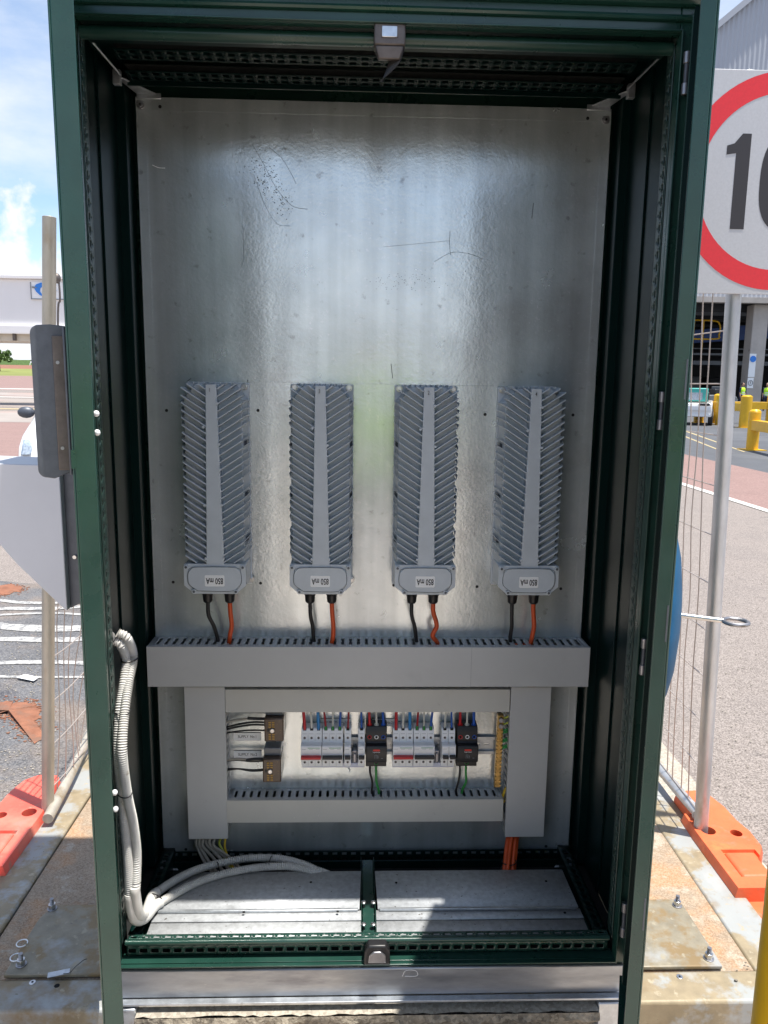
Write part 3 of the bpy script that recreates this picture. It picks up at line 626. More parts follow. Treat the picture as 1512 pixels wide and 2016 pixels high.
# mounting plate with folded edges
b = MB(); b.box(-.5495, .5495, D, D+.003, 0, 1.901); pl = b.build('mounting_plate', 'plate', cab, bev=.0012)
b = MB()
for x in (-.528, .528): b.box(x-.0006, x+.0006, D-.0004, D+.001, .04, 1.87)
b.box(-.52, .52, D-.0004, D+.001, 1.872, 1.8732); b.build('folded_crease', 'plate', pl)
for x, z in [(-.538, 1.883), (.536, 1.876), (-.537, .016), (.537, .016)]:
    b = MB(); b.cyl((x, D, z), (x, D-.002, z), .0095, 24); b.cyl((x, D-.002, z), (x, D-.006, z), .006, 16); o = b.build('plate_screw', 'dullsteel', pl, bev=.0008)
    b = MB(); b.cyl((x, D-.006, z), (x, D-.0066, z), .003, 6); b.build('socket', 'dark', o)
for px, py in [(315, 210), (1157, 233), (328, 808), (508, 808), (955, 816), (1128, 817), (341, 1146), (513, 1148), (775, 1152), (939, 1155), (1104, 1159), (366, 1672), (1075, 1666)]:
    p = at(px, py, Y=D); b = MB(); b.cyl((p.x, D+.0005, p.z), (p.x, D-.0006, p.z), .0038 if py < 1600 else .004, 14); b.build('drilled_hole', 'dark', pl)
# scuffs, pencil marks and grease scratches on the plate
def scratch(pts, r, m):
    q = [at(px, py, Y=D-.0004) for px, py in pts]; b = MB(); b.tube(q, r, 5); return b.build('scratch', m, pl)
scratch([(497, 285), (520, 325), (545, 372), (575, 405), (606, 412)], .0005, 'greyink'); scratch([(530, 290), (555, 312), (575, 345), (583, 362)], .0005, 'greyink')
scratch([(500, 345), (520, 400), (545, 440), (572, 445)], .0004, 'greyink'); scratch([(886, 455), (885, 480), (887, 502)], .0006, 'greyink')
scratch([(755, 486), (820, 480), (884, 474)], .0003, 'greyink'); scratch([(770, 716), (773, 745)], .0008, 'ink'); scratch([(855, 515), (890, 497), (925, 500), (950, 510)], .0004, 'greysteel')
scratch([(478, 440), (480, 490), (478, 520)], .0005, 'zinc'); scratch([(372, 749), (390, 748), (630, 754), (980, 760), (1100, 762)], .0002, 'greyink')
scratch([(368, 751), (376, 745)], .0008, 'ink'); scratch([(487, 748), (488, 752)], .0008, 'ink'); scratch([(1050, 400), (1047, 430)], .0006, 'ink')
scratch([(513, 830), (525, 836), (535, 836)], .0005, 'label'); scratch([(300, 325), (312, 330), (325, 331)], .0008, 'label')
grz = mat('dried grease specks', (.05, .055, .055), .5, .3)
b = MB()
for k in range(230):
    t_ = random.random(); px = 497+t_*70+random.gauss(0, 12); py = 320+t_*85+random.gauss(0, 16)
    p = at(px, py, Y=D); r = random.uniform(.0004, .0015); b.cyl((p.x, D, p.z), (p.x, D-.0002-random.random()*.0002, p.z), r, 5)
for k in range(110):
    px = 790+random.gauss(0, 38); py = 556+random.gauss(0, 11)
    p = at(px, py, Y=D); r = random.uniform(.0003, .0011); b.cyl((p.x, D, p.z), (p.x, D-.0002-random.random()*.0002, p.z), r, 5)
o = b.build('grease_specks', grz, pl); o['kind'] = 'stuff'
# corner brackets of the plate
for s, p0, p1 in ((-1, (236, 147), (262, 187)), (1, (1236, 178), (1207, 213))):
    br = MB(); z = 1.905
    br.hexa([(s*.500, D-.001, z), (s*.545, D-.004, z), (s*.566, .300, z+.004), (s*.552, .305, z+.004), (s*.500, D-.001, z+.003), (s*.545, D-.004, z+.003), (s*.566, .300, z+.007), (s*.552, .305, z+.007)])
    br.box(min(s*.49, s*.545), max(s*.49, s*.545), D-.003, D-.001, 1.896, 1.9085); br.box(min(s*.556, s*.572), max(s*.556, s*.572), .295, .31, 1.895, 1.925)
    br.build('plate_bracket', 'zinc', cab, bev=.001)
    br = MB(); br.hexa([(s*.50, .34, -.012), (s*.548, .34, -.012), (s*.555, .375, -.006), (s*.53, .375, -.006), (s*.50, .34, -.009), (s*.548, .34, -.009), (s*.555, .375, .0), (s*.53, .375, .0)])
    br.box(min(s*.52, s*.556), max(s*.52, s*.556), .372, .384, -.012, -.002); br.build('plate_bracket', 'zinc', cab, bev=.001)
# top and bottom strikers
b = MB(); b.box(-.012, .045, -.006, .030, 1.868, 1.905); st = b.build('top_striker', 'hood', cab, bev=.003)
b = MB(); b.box(.002, .030, -.0085, -.0062, 1.880, 1.899); b.build('striker_pad', 'steel', st, bev=.001)
b = MB(); b.hexa([(-.004, -.002, 1.845), (.036, -.002, 1.845), (.036, .02, 1.85), (-.004, .02, 1.85), (-.010, -.005, 1.868), (.043, -.005, 1.868), (.043, .025, 1.868), (-.01, .025, 1.868)]); b.build('striker_roller', 'hood', st, bev=.003)
b = MB()
for k in range(26):
    q = k/25; b.tube([(.044-.02*q, .0+.02*q, 1.875), (.034-.02*q, .004+.02*q, 1.842), (.0+.004*q, .02, 1.815)], .0011, 5)
b.build('bristle_tuft', 'black', st)
b = MB(); b.prism([(-.014, -.004), (.046, -.004), (.044, .028), (.036, .044), (-.004, .044), (-.012, .028)], 'y', -.012, .012); bs = b.build('bottom_striker', 'black', cab, bev=.004)
b = MB(); b.prism([(-.004, .006), (.036, .006), (.034, .024), (.024, .033), (.008, .033), (-.002, .024)], 'y', -.0175, -.0125); b.build('striker_plate', 'dullsteel', bs, bev=.002)
# hinge knuckles on the right
for y0, y1 in ((103, 188), (771, 846), (1256, 1327), (1776, 1842)):
    xs_ = at(0, 0, Y=-.008); za = {103: 1349, 771: 1296, 1256: 1259, 1776: 1222}[y0]
    p0 = at(za, y0, Y=-.012); p1 = at(za-4, y1, Y=-.012); x = .5595
    h = p0.z-p1.z; t = MB(); t.cyl((x, -.014, p1.z), (x, -.014, p1.z+h*.27), .0065, 16).box(x+.002, x+.007, -.012, -.008, p1.z+.002, p0.z-.002).cyl((x, -.014, p0.z-h*.27), (x, -.014, p0.z), .0065, 16)
    hg = t.build('hinge', 'dullsteel', cab, bev=.0008)
    t = MB(); t.cyl((x, -.014, p1.z+h*.27), (x, -.014, p0.z-h*.27), .0042, 12); t.cyl((x+.003, -.010, p1.z), (x+.003, -.010, p0.z), .003, 8); t.build('hinge_pin', 'hood_dark', hg)
# lettering-free plinth
pln = empty('plinth', (0, .2, -.095), 'galvanised steel channel plinth under the green cabinet', 'plinth')
b = MB(); b.box(-.567, .572, -.006, .43, -.0855, ZB-.0005); b.build('channel', 'plinth', pln, bev=.004)
b = MB(); b.box(-.567, .572, -.022, -.0065, -.090, -.0845); b.build('bottom_flange', 'zinc', pln, bev=.001)
b = MB(); b.tube([at(792, 1922, Y=-.0068), at(799, 1911, Y=-.0068), at(818, 1911, Y=-.0068), at(821, 1921, Y=-.0068), at(797, 1922, Y=-.0068)], .0006, 5); b.build('scribed_mark', 'label', pln)

# ------------------------------------------------------------------ doors
def door(side, hinge, ang, label):
    """built closed along +x from the hinge, inner face towards +y, mirrored for the right leaf"""
    s = 1 if side == 'left' else -1
    t = empty('door', (0, 0, 0)); t['label'] = label
    W_, Z0, Z1 = .585, -.014, 1.945; TH = .028 if side == 'left' else .021
    def bx(b, x0, x1, y0, y1, z0, z1): a, c = sorted((s*x0, s*x1)); b.box(a, c, y0, y1, z0, z1)
    b = MB(); bx(b, .0, W_, 0, .0025, Z0, Z1); bx(b, W_-.003, W_, .0025, TH, Z0, Z1); bx(b, 0, .003, .0025, .010, Z0, Z1)
    bx(b, .05, W_-.003, .0025, TH, Z1-.003, Z1); bx(b, .05, W_-.003, .0025, TH, Z0, Z0+.003); bx(b, W_-.016, W_-.0035, TH-.0025, TH, Z0+.003, Z1-.003)
    b.build('door_leaf', 'green', t, bev=.0032, seg=3)
    b = MB(); bx(b, W_-.0345, W_-.029, TH-.010, TH-.0025, Z0+.02, Z1-.02); b.build('door_gasket', 'rubber', t)
    for xx in (.10, W_-.095):
        b = MB(); b.perf((s*xx, TH-.0045, Z0+.05), (0, 0, 1), (s, 0, 0), 74, .025, .034, SL+[(.0215, .0245, .011, .0145)]); b.build('perforated_strip', 'green', t, solid=.0014)
        b = MB(); bx(b, xx-.002, xx+.036, .006, TH-.0055, Z0+.05, Z1-.05); b.build('tube_frame', 'green_shade', t)
    b = MB(); b.cyl((s*(W_-.045), TH-.007, Z0+.03), (s*(W_-.045), TH-.007, Z1-.03), .004, 10); b.build('locking_rod', 'dullsteel', t)
    return t, bx, s
dl, bx, s = door('left', None, None, 'left cabinet door swung open towards the viewer, seen edge on, with steel hood')
for z in (1.222, 1.198, .702, .677):
    b = MB(); b.ball((.565, .031, z), .0041, 14); b.build('rod_guide_screw', 'label', dl)
# hood: curved steel shield on the outer face
b = MB(); yy = -.052; prof = []
z0, z1 = 1.148, 1.330
pts = [(0, z0), (-.022, z0-.009)]+[(-.0305-.0105*math.sin(a), z0+.003-.0105*math.cos(a)) for a in [k*math.pi/12 for k in range(7)]]+[(-.0305-.0105*math.cos(a), z1-.010+.0105*math.sin(a)) for a in [k*math.pi/12 for k in range(7)]]+[(-.018, z1+.0015), (0, z1)]
b.prism([(y, z) for y, z in pts], 'x', .548, .5505); b.build('handle_shield', 'hood_dark', dl, bev=.001)
b = MB(); b.box(.5508, .5535, -.0165, -.0004, z0+.002, z1-.012); b.build('shield_rib', 'hood', dl, bev=.001)
b = MB(); b.box(.5545, .5772, -.0035, -.0005, z0-.002, z1-.002); b.build('shield_flange', 'hood_dark', dl, bev=.001)
for z in (z0+.03, z1-.045):
    b = MB(); b.cyl((.5537, -.011, z), (.5552, -.011, z), .0022, 12); b.build('shield_rivet', 'dullsteel', dl)
b = MB(); b.box(.577, .5862, -.0012, .004, 1.155, 1.178); b.build('latch_cutout', 'green', dl)
dl.parent = cab; dl.location = (-.586, -.2, .09); dl.rotation_euler = (0, 0, -R(70.4))
dr, bx, s = door('right', None, None, 'right cabinet door swung open towards the viewer, seen edge on, hinged beside the opening')
for z in (1.25, .93, .50):
    b = MB(); b.box(-.5862, -.577, .004, .006, z, z+.05); b.build('rod_slot', 'hood_dark', dr)
dr.parent = cab; dr.location = (.586, -.2, .09); dr.rotation_euler = (0, 0, R(69.6))
# blue dome with ringed rod, outside the right door
dm = empty('blue_dome', (0, 0, 0), 'blue shallow dome with a ringed steel rod outside the right cabinet door', 'dome')
b = MB(); n = 48; vs = []; prof = [(.0, -.030), (.05, -.0288), (.10, -.0235), (.135, -.015), (.155, -.005), (.158, 0.0)]
zc = .888
for r_, y in prof:
    for i in range(n): a = 2*math.pi*i/n; vs.append((r_*math.cos(a), y, zc+r_*math.sin(a)))
fs = [(j*n+i, j*n+(i+1) % n, (j+1)*n+(i+1) % n, (j+1)*n+i) for j in range(len(prof)-1) for i in range(n)]
b.add(vs, fs); b.cyl((0, .0, zc), (0, -.002, zc), .158, 48); b.build('dome_cover', 'bluedome', dm)
b = MB(); b.tube([(0, -.028, zc), (0, -.06, zc-.001), (0, -.096, zc-.002)], .0042, 12); rd = b.build('rod', 'steel', dm)
b = MB(); b.tube([(.019*math.cos(a), -.115-.019*math.sin(a), zc-.002) for a in [k*math.pi/8 for k in range(17)]], .0034, 10); b.build('ring', 'dullsteel', rd)
q = Matrix.Rotation(R(69.2), 4, 'Z'); lp = q @ Vector((-.30, -.0005, 0)); dm.location = (.586+lp.x, lp.y, 0); dm.rotation_euler = (0, 0, R(69.2))

# ------------------------------------------------------------------ white box on the left side wall
wb = empty('wall_box', (-.68, .1, .94), 'white steel box with a pointed underside on the cabinet left side', 'box')
poly = [(-.6405, 1.092), (-.90, 1.098), (-.90, .985), (-.80, .960), (-.767, .930), (-.734, .888), (-.6405, .789), (-.6365, .789)]
b = MB(); b.prism([(-.6365, 1.092)]+poly[1:], 'y', .045, .19); b.build('box_body', 'boxwhite', wb, bev=.004)
b = MB(); b.prism([(-.6005, 1.096), (-.636, 1.092), (-.636, .789), (-.6005, .808)], 'y', .062, .18); sb = b.build('side_bracket', 'hood_dark', wb, bev=.001)
b = MB(); b.box(-.609, -.606, .058, .062, .895, .905); b.cyl((-.6205, .0605, .90), (-.6205, .0565, .90), .004, 10); b.build('bracket_screw', 'steel', sb)
b = MB(); b.prism([(-.90, .97), (-.80, .95), (-.745, .905), (-.752, .885), (-.82, .905), (-.90, .93)], 'y', .155, .235); b.build('rear_skirt', 'hood_dark', wb)
cd = MB(); cd.tube([(-.622, .12, .815), (-.620, .125, .785), (-.606, .12, .75), (-.585, .10, .728), (-.56, .07, .722)], .0125, 14, .0016, .0016)
tag(cd.build('flexible_conduit', 'conduit'), 'short corrugated conduit below the white wall box', 'conduit')

# ------------------------------------------------------------------ LED drivers
def make_driver():
    t = empty('led_driver', (0, D, .757))
    y = lambda d: D-d*1.45
    z = lambda h: .760+h*.995
    b = MB(); b.prism([(-.0745, z(.0)), (.0745, z(.0)), (.0765, z(.004)), (.0765, z(.50)), (.074, z(.502)), (-.074, z(.502)), (-.0765, z(.50)), (-.0765, z(.004))], 'y', y(.006), y(.0005)); b.build('back_plate', 'cast', t, bev=.001)
    b = MB()
    # body core: tapered block, corners notched at the top
    def ring(d, hw, z0, z1, ch): return [(-hw, y(d), z(z0)), (hw, y(d), z(z0)), (hw, y(d), z(z1-ch)), (hw-ch*.8, y(d), z(z1)), (-hw+ch*.8, y(d), z(z1)), (-hw, y(d), z(z1-ch))]
    A = ring(.0065, .0735, .01, .500, .036); B = ring(.022, .0715, .01, .499, .036); Cc = ring(.049, .068, .02, .498, .034)
    vs = A+B+Cc; fs = [tuple(range(6))[::-1], tuple(range(12, 18))]+[(j*6+i, j*6+(i+1) % 6, (j+1)*6+(i+1) % 6, (j+1)*6+i) for j in range(2) for i in range(6)]
    b.add(vs, fs)
    # centre spine
    d = .066
    b.hexa([(-.0195, y(d+.001), z(.070)), (.0225, y(d+.001), z(.070)), (.0225, y(.030), z(.070)), (-.0195, y(.030), z(.070)),
            (-.0125, y(d-.001), z(.499)), (.0125, y(d-.001), z(.499)), (.0125, y(.030), z(.499)), (-.0125, y(.030), z(.499))])
    b.build('housing', 'cast', t, bev=.0016)
    # cooling fins, one mesh
    b = MB(); pitch = .0172; sl = .66
    for s in (-1, 1):
        for k in range(-3, 25):
            zi = .075+k*pitch; gap = k in (3, 9, 16)
            q = zi/.5; xi = (.0195-.007*q) if s < 0 else (.0225-.010*q)
            zi0 = zi
            if zi < .072: xi = xi+(.074-zi)/sl; zi0 = .074
            xo = .0695; zo = zi+(xo-xi if zi >= .072 else (xo-((.0195-.007*q) if s < 0 else (.0225-.010*q))))*sl
            if zi < .072 and xi > .058: continue
            if zo > .499:
                xo = xi+(.499-zi)/sl; zo = .499
            if xo <= xi+.003: continue
            lim = zo > .462
            xe = min(.0765, xo+.008) if not lim else xo+.001; ze = zo+(.010 if not lim else 0); thk = .0015
            def F_(x, dd, zz): return [(s*x, y(dd), z(zz)-thk), (s*x, y(dd), z(zz)+thk)]
            cols = [F_(xi, .066, zi0), F_(xo, .0655, zo)]
            lows = [F_(xi, .040, zi0), F_(xo, .034, zo)]
            vs = [cols[0][0], cols[1][0], lows[1][0], lows[0][0], cols[0][1], cols[1][1], lows[1][1], lows[0][1]]
            b.hexa([Vector(v) for v in vs])
            if not lim and not gap:
                e1 = F_(xe, .040, ze-.004); e2 = F_(xe+.0005, .0068, ze-.004); l2 = F_(xo+.006, .0068, ze-.004)
                b.hexa([Vector(v) for v in [cols[1][0], e1[0], e2[0], l2[0], cols[1][1], e1[1], e2[1], l2[1]]])
    # end fins along the top edge
    for k in range(9):
        x = -.055+k*.0125; b.box(x, x+.0022, y(.060-.003*(k % 2)), y(.012), z(.4985), z(.5035))
    b.build('cooling_fins', 'cast', t, bev=.0006)
    b = MB()
    for (x, h) in [(.014, .455), (-.019, .40), (.017, .36), (.018, .30), (-.0205, .215), (.020, .215), (.020, .172), (-.0205, .085), (.021, .085)]:
        b.cyl((x, y(.060), z(h)), (x, y(.0685), z(h)), .0032, 12)
    b.build('casting_pips', 'cast', t)['kind'] = 'stuff'
    for sx_, hh in ((-1, .36), (-1, .235), (-1, .125), (1, .36), (1, .235), (1, .125)):
        b = MB(); a, c = sorted((sx_*.062, sx_*.0748)); b.hexa([(a, y(.046), z(hh-.009)), (c, y(.034), z(hh-.004)), (c, y(.012), z(hh-.004)), (a, y(.02), z(hh-.009)), (a, y(.046), z(hh+.001)), (c, y(.034), z(hh+.007)), (c, y(.012), z(hh+.007)), (a, y(.02), z(hh+.001))] if sx_ > 0 else
                                [(a, y(.034), z(hh-.004)), (c, y(.046), z(hh-.009)), (c, y(.02), z(hh-.009)), (a, y(.012), z(hh-.004)), (a, y(.034), z(hh+.007)), (c, y(.046), z(hh+.001)), (c, y(.02), z(hh+.001)), (a, y(.012), z(hh+.007))]); b.build('side_slot', 'hood_dark', t)
    # terminal cover
    octo = lambda hx, z0, z1, cb, ct: [(-hx+cb, z(z0)), (hx-cb, z(z0)), (hx, z(z0+cb*.85)), (hx, z(z1-ct)), (hx-ct, z(z1)), (-hx+ct, z(z1)), (-hx, z(z1-ct)), (-hx, z(z0+cb*.85))]
    b = MB(); b.prism(octo(.0735, -.002, .0715, .024, .002), 'y', y(.066), y(.0062)); cv = b.build('terminal_cover', 'cast', t, bev=.0018)
    b = MB(); b.prism(octo(.0738, -.0023, .0718, .0242, .002), 'y', y(.0672), y(.0663)); b.build('cover_rim', 'cast', cv, bev=.0004)
    b = MB(); b.prism(octo(.0640, .004, .066, .022, .014), 'y', y(.0700), y(.0673)); b.build('cover_panel', 'cast', cv, bev=.0016)
    b = MB(); po = octo(.0620, .0060, .064, .0212, .0132); b.tube([(p[0], y(.0702), p[1]) for p in po+[po[0]]], .0005, 4)
    b.build('cover_groove', 'dark', cv)
    for x, h in ((-.0675, .0648), (.0675, .0648), (-.050, .0045), (.050, .0045)):
        b = MB(); b.cyl((x, y(.0668), z(h)), (x, y(.0712), z(h)), .0056, 18); o = b.build('cover_screw', 'cast', cv, bev=.0008)
        b = MB(); b.cyl((x, y(.0712), z(h)), (x, y(.0717), z(h)), .0031, 12); b.build('screw_recess', 'hood_dark', o)
    b = MB(); b.prism([(-.0215, z(.0175)), (.0215, z(.0175)), (.0235, z(.0195)), (.0235, z(.0435)), (.0215, z(.0455)), (-.0215, z(.0455)), (-.0235, z(.0435)), (-.0235, z(.0195))], 'y', y(.0706), y(.0701)); lb = b.build('rating_label', 'label', t)
    text('850 mA', .0205, (0.0, y(.0708), z(.0315)), 'ink', lb, spin=math.pi, sx=.62, bold=.0004)
    # mounting screws
    for x, h in ((.0655, .4935), (-.0655, .4935), (.0735, .012)):
        b = MB(); b.cyl((x, y(.006), z(h)), (x, y(.0125), z(h)), .0062, 6); b.cyl((x, y(.006), z(h)), (x, y(.0075), z(h)), .0082, 20); b.build('mounting_bolt', 'steel', t, bev=.0006)
    # cable glands
    for x in (-.028, .026):
        yc = y(.034)
        b = MB(); b.cyl((x, yc, z(-.001)), (x, yc, z(-.007)), .0125, 20); gl = b.build('cable_gland', 'dullsteel', t)
        b = MB(); b.cyl((x, yc, z(-.007)), (x, yc, z(-.017)), .0145, 8); b.cyl((x, yc, z(-.017)), (x, yc, z(-.034)), .0128, 20, .0115); b.cyl((x, yc, z(-.034)), (x, yc, z(-.038)), .0115, 20, .008); b.build('gland_nut', 'black', gl, bev=.0008)
    b = MB(); b.cyl((0, y(.030), z(0)), (0, y(.030), z(-.013)), .0085, 14, .0065); b.build('vent_plug', 'black', t)
    return t
proto = make_driver()
bpy.context.view_layer.update()
DX = [-.376, -.1235, .130, .3825]
nums = ['1', '3', '2', '4']
labs = ['grey finned driver box numbered 1, leftmost of the four', 'grey finned driver box second from left, numbered 3',
        'grey finned driver box third from left, numbered 2', 'grey finned driver box numbered 4, rightmost of the four']
for i, x in enumerate(DX):
    o = proto if i == 0 else copy_tree(proto)
    o.location.x = x; tag(o, labs[i], 'driver', 'finned drivers on the mounting plate')
bpy.context.view_layer.update()
drv = [k for k in bpy.data.objects if k.name.startswith('led_driver')]; drv.sort(key=lambda k: k.location.x)
for i, o in enumerate(drv): text(nums[i], .013, (DX[i]-.002, D-.0985, 1.243), 'ink', o, sx=.7)
# output cables
ord_ = ['first', 'second', 'third', 'fourth']
for i, x in enumerate(DX):
    bx_, ox_ = at([430, 619, 821, 1006][i], 1256, Y=.35).x, at([450, 653, 862, 1046][i], 1264, Y=.335).x
    yc = D-.049; p0 = (x-.028, yc, .727)
    b = MB(); b.tube([p0, (x-.027, yc, .69), (x-.027+(bx_-x+.028)*.5, yc+.006, .660), (bx_-.002, D-.036, .625), (bx_+.004, D-.034, .585)], .0048, 12)
    tag(b.build('supply_cable', 'blackcable'), f'black cable hanging from the {ord_[i]} finned driver counted from the left', 'cable', 'black driver cables')
    p0 = (x+.026, yc, .727)
    b = MB(); b.tube([p0, (x+.027, yc-.001, .70), (x+.030+(.006 if i == 2 else 0), yc-.003, .665), (x+.026+(.004 if i == 1 else 0), yc-.006, .64), (ox_, D-.044, .615), (ox_-.004, D-.042, .585)], .0056, 14)
    tag(b.build('output_cable', 'orange'), f'orange cable hanging from the {ord_[i]} finned driver counted from the left', 'cable', 'orange driver cables')

# ------------------------------------------------------------------ trunking
SLOT = [(.006, .014, .012, .030), (.0085, .0115, .030, .034), (.006, .014, .034, .056)]
SLOT2 = [(.0065, .0135, .010, .040), (.008, .012, .040, .043)]
def trunk(name, label, x0, x1, z0, z1, depth, horiz, m='trunk', slots=SLOT, lid_extra=(0, 0)):
    t = empty(name, ((x0+x1)/2, D, (z0+z1)/2), label, 'trunking', 'slotted grey wiring trunking')
    yb = D-.0006; yf = D-depth; w_ = depth-.010
    b = MB()
    if horiz:
        n = int((x1-x0-.01)/.02); lead = ((x1-x0)-n*.02)/2
        for zz in (z0+.002, z1-.002): b.perf((x0, yb, zz), (1, 0, 0), (0, -1, 0), n, .02, w_, [(a, c, e, f) for a, c, e, f in slots], lead=lead, tail=lead)
        b.add([(x0, yb, z0+.002), (x1, yb, z0+.002), (x1, yb, z1-.002), (x0, yb, z1-.002)], [(0,1,2,3)])
    else:
        n = int((z1-z0-.01)/.02); lead = ((z1-z0)-n*.02)/2
        for xx in (x0+.002, x1-.002): b.perf((xx, yb, z0), (0, 0, 1), (0, -1, 0), n, .02, w_, [(a, c, e, f) for a, c, e, f in slots], lead=lead, tail=lead)
        b.add([(x0+.002, yb, z0), (x1-.002, yb, z0), (x1-.002, yb, z1), (x0+.002, yb, z1)], [(0,1,2,3)])
    b.build('slotted_channel', 'trunk', t, solid=.0014)
    b = MB(); e = lid_extra
    if horiz: b.box(x0-e[0], x1+e[1], yf, yf+.0018, z0, z1).box(x0-e[0], x1+e[1], yf+.0018, yf+.012, z0, z0+.0013).box(x0-e[0], x1+e[1], yf+.0018, yf+.012, z1-.0013, z1)
    else: b.box(x0, x1, yf, yf+.0018, z0, z1).box(x0, x0+.0013, yf+.0018, yf+.012, z0, z1).box(x1-.0013, x1, yf+.0018, yf+.012, z0, z1)
    ld = b.build('lid', m, t, bev=.0009)
    if horiz:
        b = MB(); xs_ = x1-(x1-x0)*.271; b.box(xs_-.0003, xs_+.0003, yf-.0002, yf+.001, z0+.0008, z1-.0008)
        if x1-x0 > 1: b.build('lid_joint', 'greyink', ld)
    return t
trunk('cable_trunking', 'wide grey horizontal trunking under the four finned drivers', -.551, .551, .514, .618, .080, True)
trunk('cable_trunking', 'grey vertical trunking at the left end of the breaker bay', -.467, -.3655, .088, .505, .060, False, slots=SLOT2)
trunk('cable_trunking', 'grey vertical trunking at the right end of the breaker bay', .360, .463, .088, .505, .060, False, 'trunk', slots=SLOT2)
trunk('cable_trunking', 'narrow grey horizontal trunking above the breakers', -.3645, .3575, .438, .499, .061, True, 'trunk_warm', slots=SLOT2)
trunk('cable_trunking', 'narrow grey horizontal trunking below the breakers', -.367, .352, .134, .1965, .061, True, 'trunk_warm', slots=SLOT2)
# orange cables lying inside the wide trunking
for i, (xa, xb, yy, zz) in enumerate([(-.42, .40, .345, .600), (-.30, .40, .352, .590), (-.05, .41, .340, .595), (.20, .41, .348, .585)]):
    b = MB(); n_ = 10; b.tube([(xa+(xb-xa)*k/n_, yy+.006*math.sin(k*1.3+i), zz+.004*math.sin(k*2.1+i)) for k in range(n_+1)]+[(xb+.012, yy, .50), (xb+.01, yy+.01, .30), (xb+.0, yy+.01, .12)], .0052, 8)
    tag(b.build('trunked_cable', 'orange'), ['orange cable lying in the wide trunking from the leftmost driver', 'orange cable lying in the wide trunking from the second driver', 'orange cable lying in the wide trunking from the third driver', 'orange cable lying in the wide trunking from the rightmost driver'][i], 'cable', 'orange cables inside the wide trunking')
b = MB(); b.tube([(-.345, .350, .165), (-.30, .345, .172), (-.24, .350, .183), (-.19, .345, .187), (-.13, .350, .180), (-.09, .35, .165)], .0028, 8); tag(b.build('earth_wire', 'yellowgreen'), 'yellow green wire seen through the slots of the lower narrow trunking', 'wire')
b = MB(); b.tube([(-.345, .340, .160), (-.27, .337, .178), (-.21, .340, .176), (-.16, .335, .170)], .0024, 8); tag(b.build('earth_wire', 'yellow'), 'second yellow wire lower in the slots of the lower narrow trunking', 'wire')

# ------------------------------------------------------------------ DIN rail, breakers
t = empty('mounting_rail', (0, D, .32), 'slotted steel mounting rail behind the breakers', 'rail')
b = MB(); xa, xb = -.178, .333
b.box(xa, xb, D-.0085, D-.0015, .3035, .3045).box(xa, xb, D-.0085, D-.0015, .3375, .3385)
b.perf((xa, D-.0018, .3045), (1, 0, 0), (0, 0, 1), 20, .0252, .033, [(.006, .019, .0145, .0195)], tail=.005)
b.box(xa, xb, D-.0095, D-.0085, .2965, .3045).box(xa, xb, D-.0095, D-.0085, .3375, .345); b.build('rail_profile', 'zinc', t)
PW = .0178
BP = [(D-.009, .288), (D-.044, .285), (D-.049, .2835), (D-.049, .307), (D-.0505, .309), (D-.069, .310), (D-.0715, .3135), (D-.0715, .348), (D-.069, .3515), (D-.0505, .352), (D-.049, .3545), (D-.049, .377), (D-.043, .386), (D-.009, .386)]
def breaker(x0, poles, colour, label, group, wires):
    W_ = PW*poles; t = empty('circuit_breaker', (x0+W_/2, D-.01, .335), label, 'breaker', group)
    b = MB(); b.prism(BP, 'x', x0+.0003, x0+W_-.0003); b.build('case', 'white', t, bev=.0009)
    b = MB()
    for k in range(1, poles): b.box(x0+PW*k-.0002, x0+PW*k+.0002, D-.0494, D-.048, .2845, .3765)
    if poles > 1: b.build('pole_seam', 'greyink', t)
    b = MB(); b.box(x0+.0015, x0+W_-.0015, D-.083, D-.0705, .3195, .3265); b.build('toggle', colour, t, bev=.001)
    if poles > 1: b = MB(); b.box(x0+.018, x0+W_-.004, D-.0721, D-.0712, .3455, .3466); b.build('green_stripe', 'greenprint', t)
    for k in range(poles):
        xc = x0+PW*(k+.5)
        for z in (.296, .363):
            b = MB(); b.cyl((xc, D-.0485, z), (xc, D-.0496, z), .0036, 16); sc = b.build('terminal_screw', 'dullsteel', t)
            b = MB(); b.cyl((xc, D-.0496, z), (xc, D-.0499, z), .0024, 10); b.box(xc-.0022, xc+.0022, D-.0503, D-.0499, z-.0004, z+.0004); b.build('screw_slot', 'dark', sc)
        b = MB(); b.box(xc-.004, xc+.004, D-.046, D-.040, .3805, .387); b.build('wire_port', 'dark', t)
        b = MB()
        for q in range(4): b.box(xc-.0055+q*.0028, xc-.0038+q*.0028, D-.0495, D-.0489, .3735, .3745)
        for q in range(3): b.box(xc-.006+q*.0035, xc-.0035+q*.0035, D-.0495, D-.0489, .3022, .303)
        b.box(xc-.006, xc+.004, D-.0719, D-.0713, .3425, .3431); b.build('printing', 'greyink', t)
    # wires into the top terminals
    for k, wcol in enumerate(wires):
        if not wcol: continue
        xc = x0+PW*(k+.5); m, r, dx, nm = wcol
        b = MB(); b.tube([(xc+dx*1.0, D-.033, .462), (xc+dx*.7, D-.036, .435), (xc+dx*.25, D-.041, .405), (xc, D-.043, .383)], r, 10)
        tag(b.build('wire', m), nm, 'wire', 'insulated wires dropping into the breakers')
        if m in ('darkred', 'wirewhite', 'blue') and poles == 3 and colour == 'signblack':
            b = MB(); b.cyl((xc, D-.043, .383), (xc, D-.043, .392), .0042, 12, .003); b.build('ferrule', 'greenwire', t)
    return t
GB = 'white circuit breakers on the mounting rail'
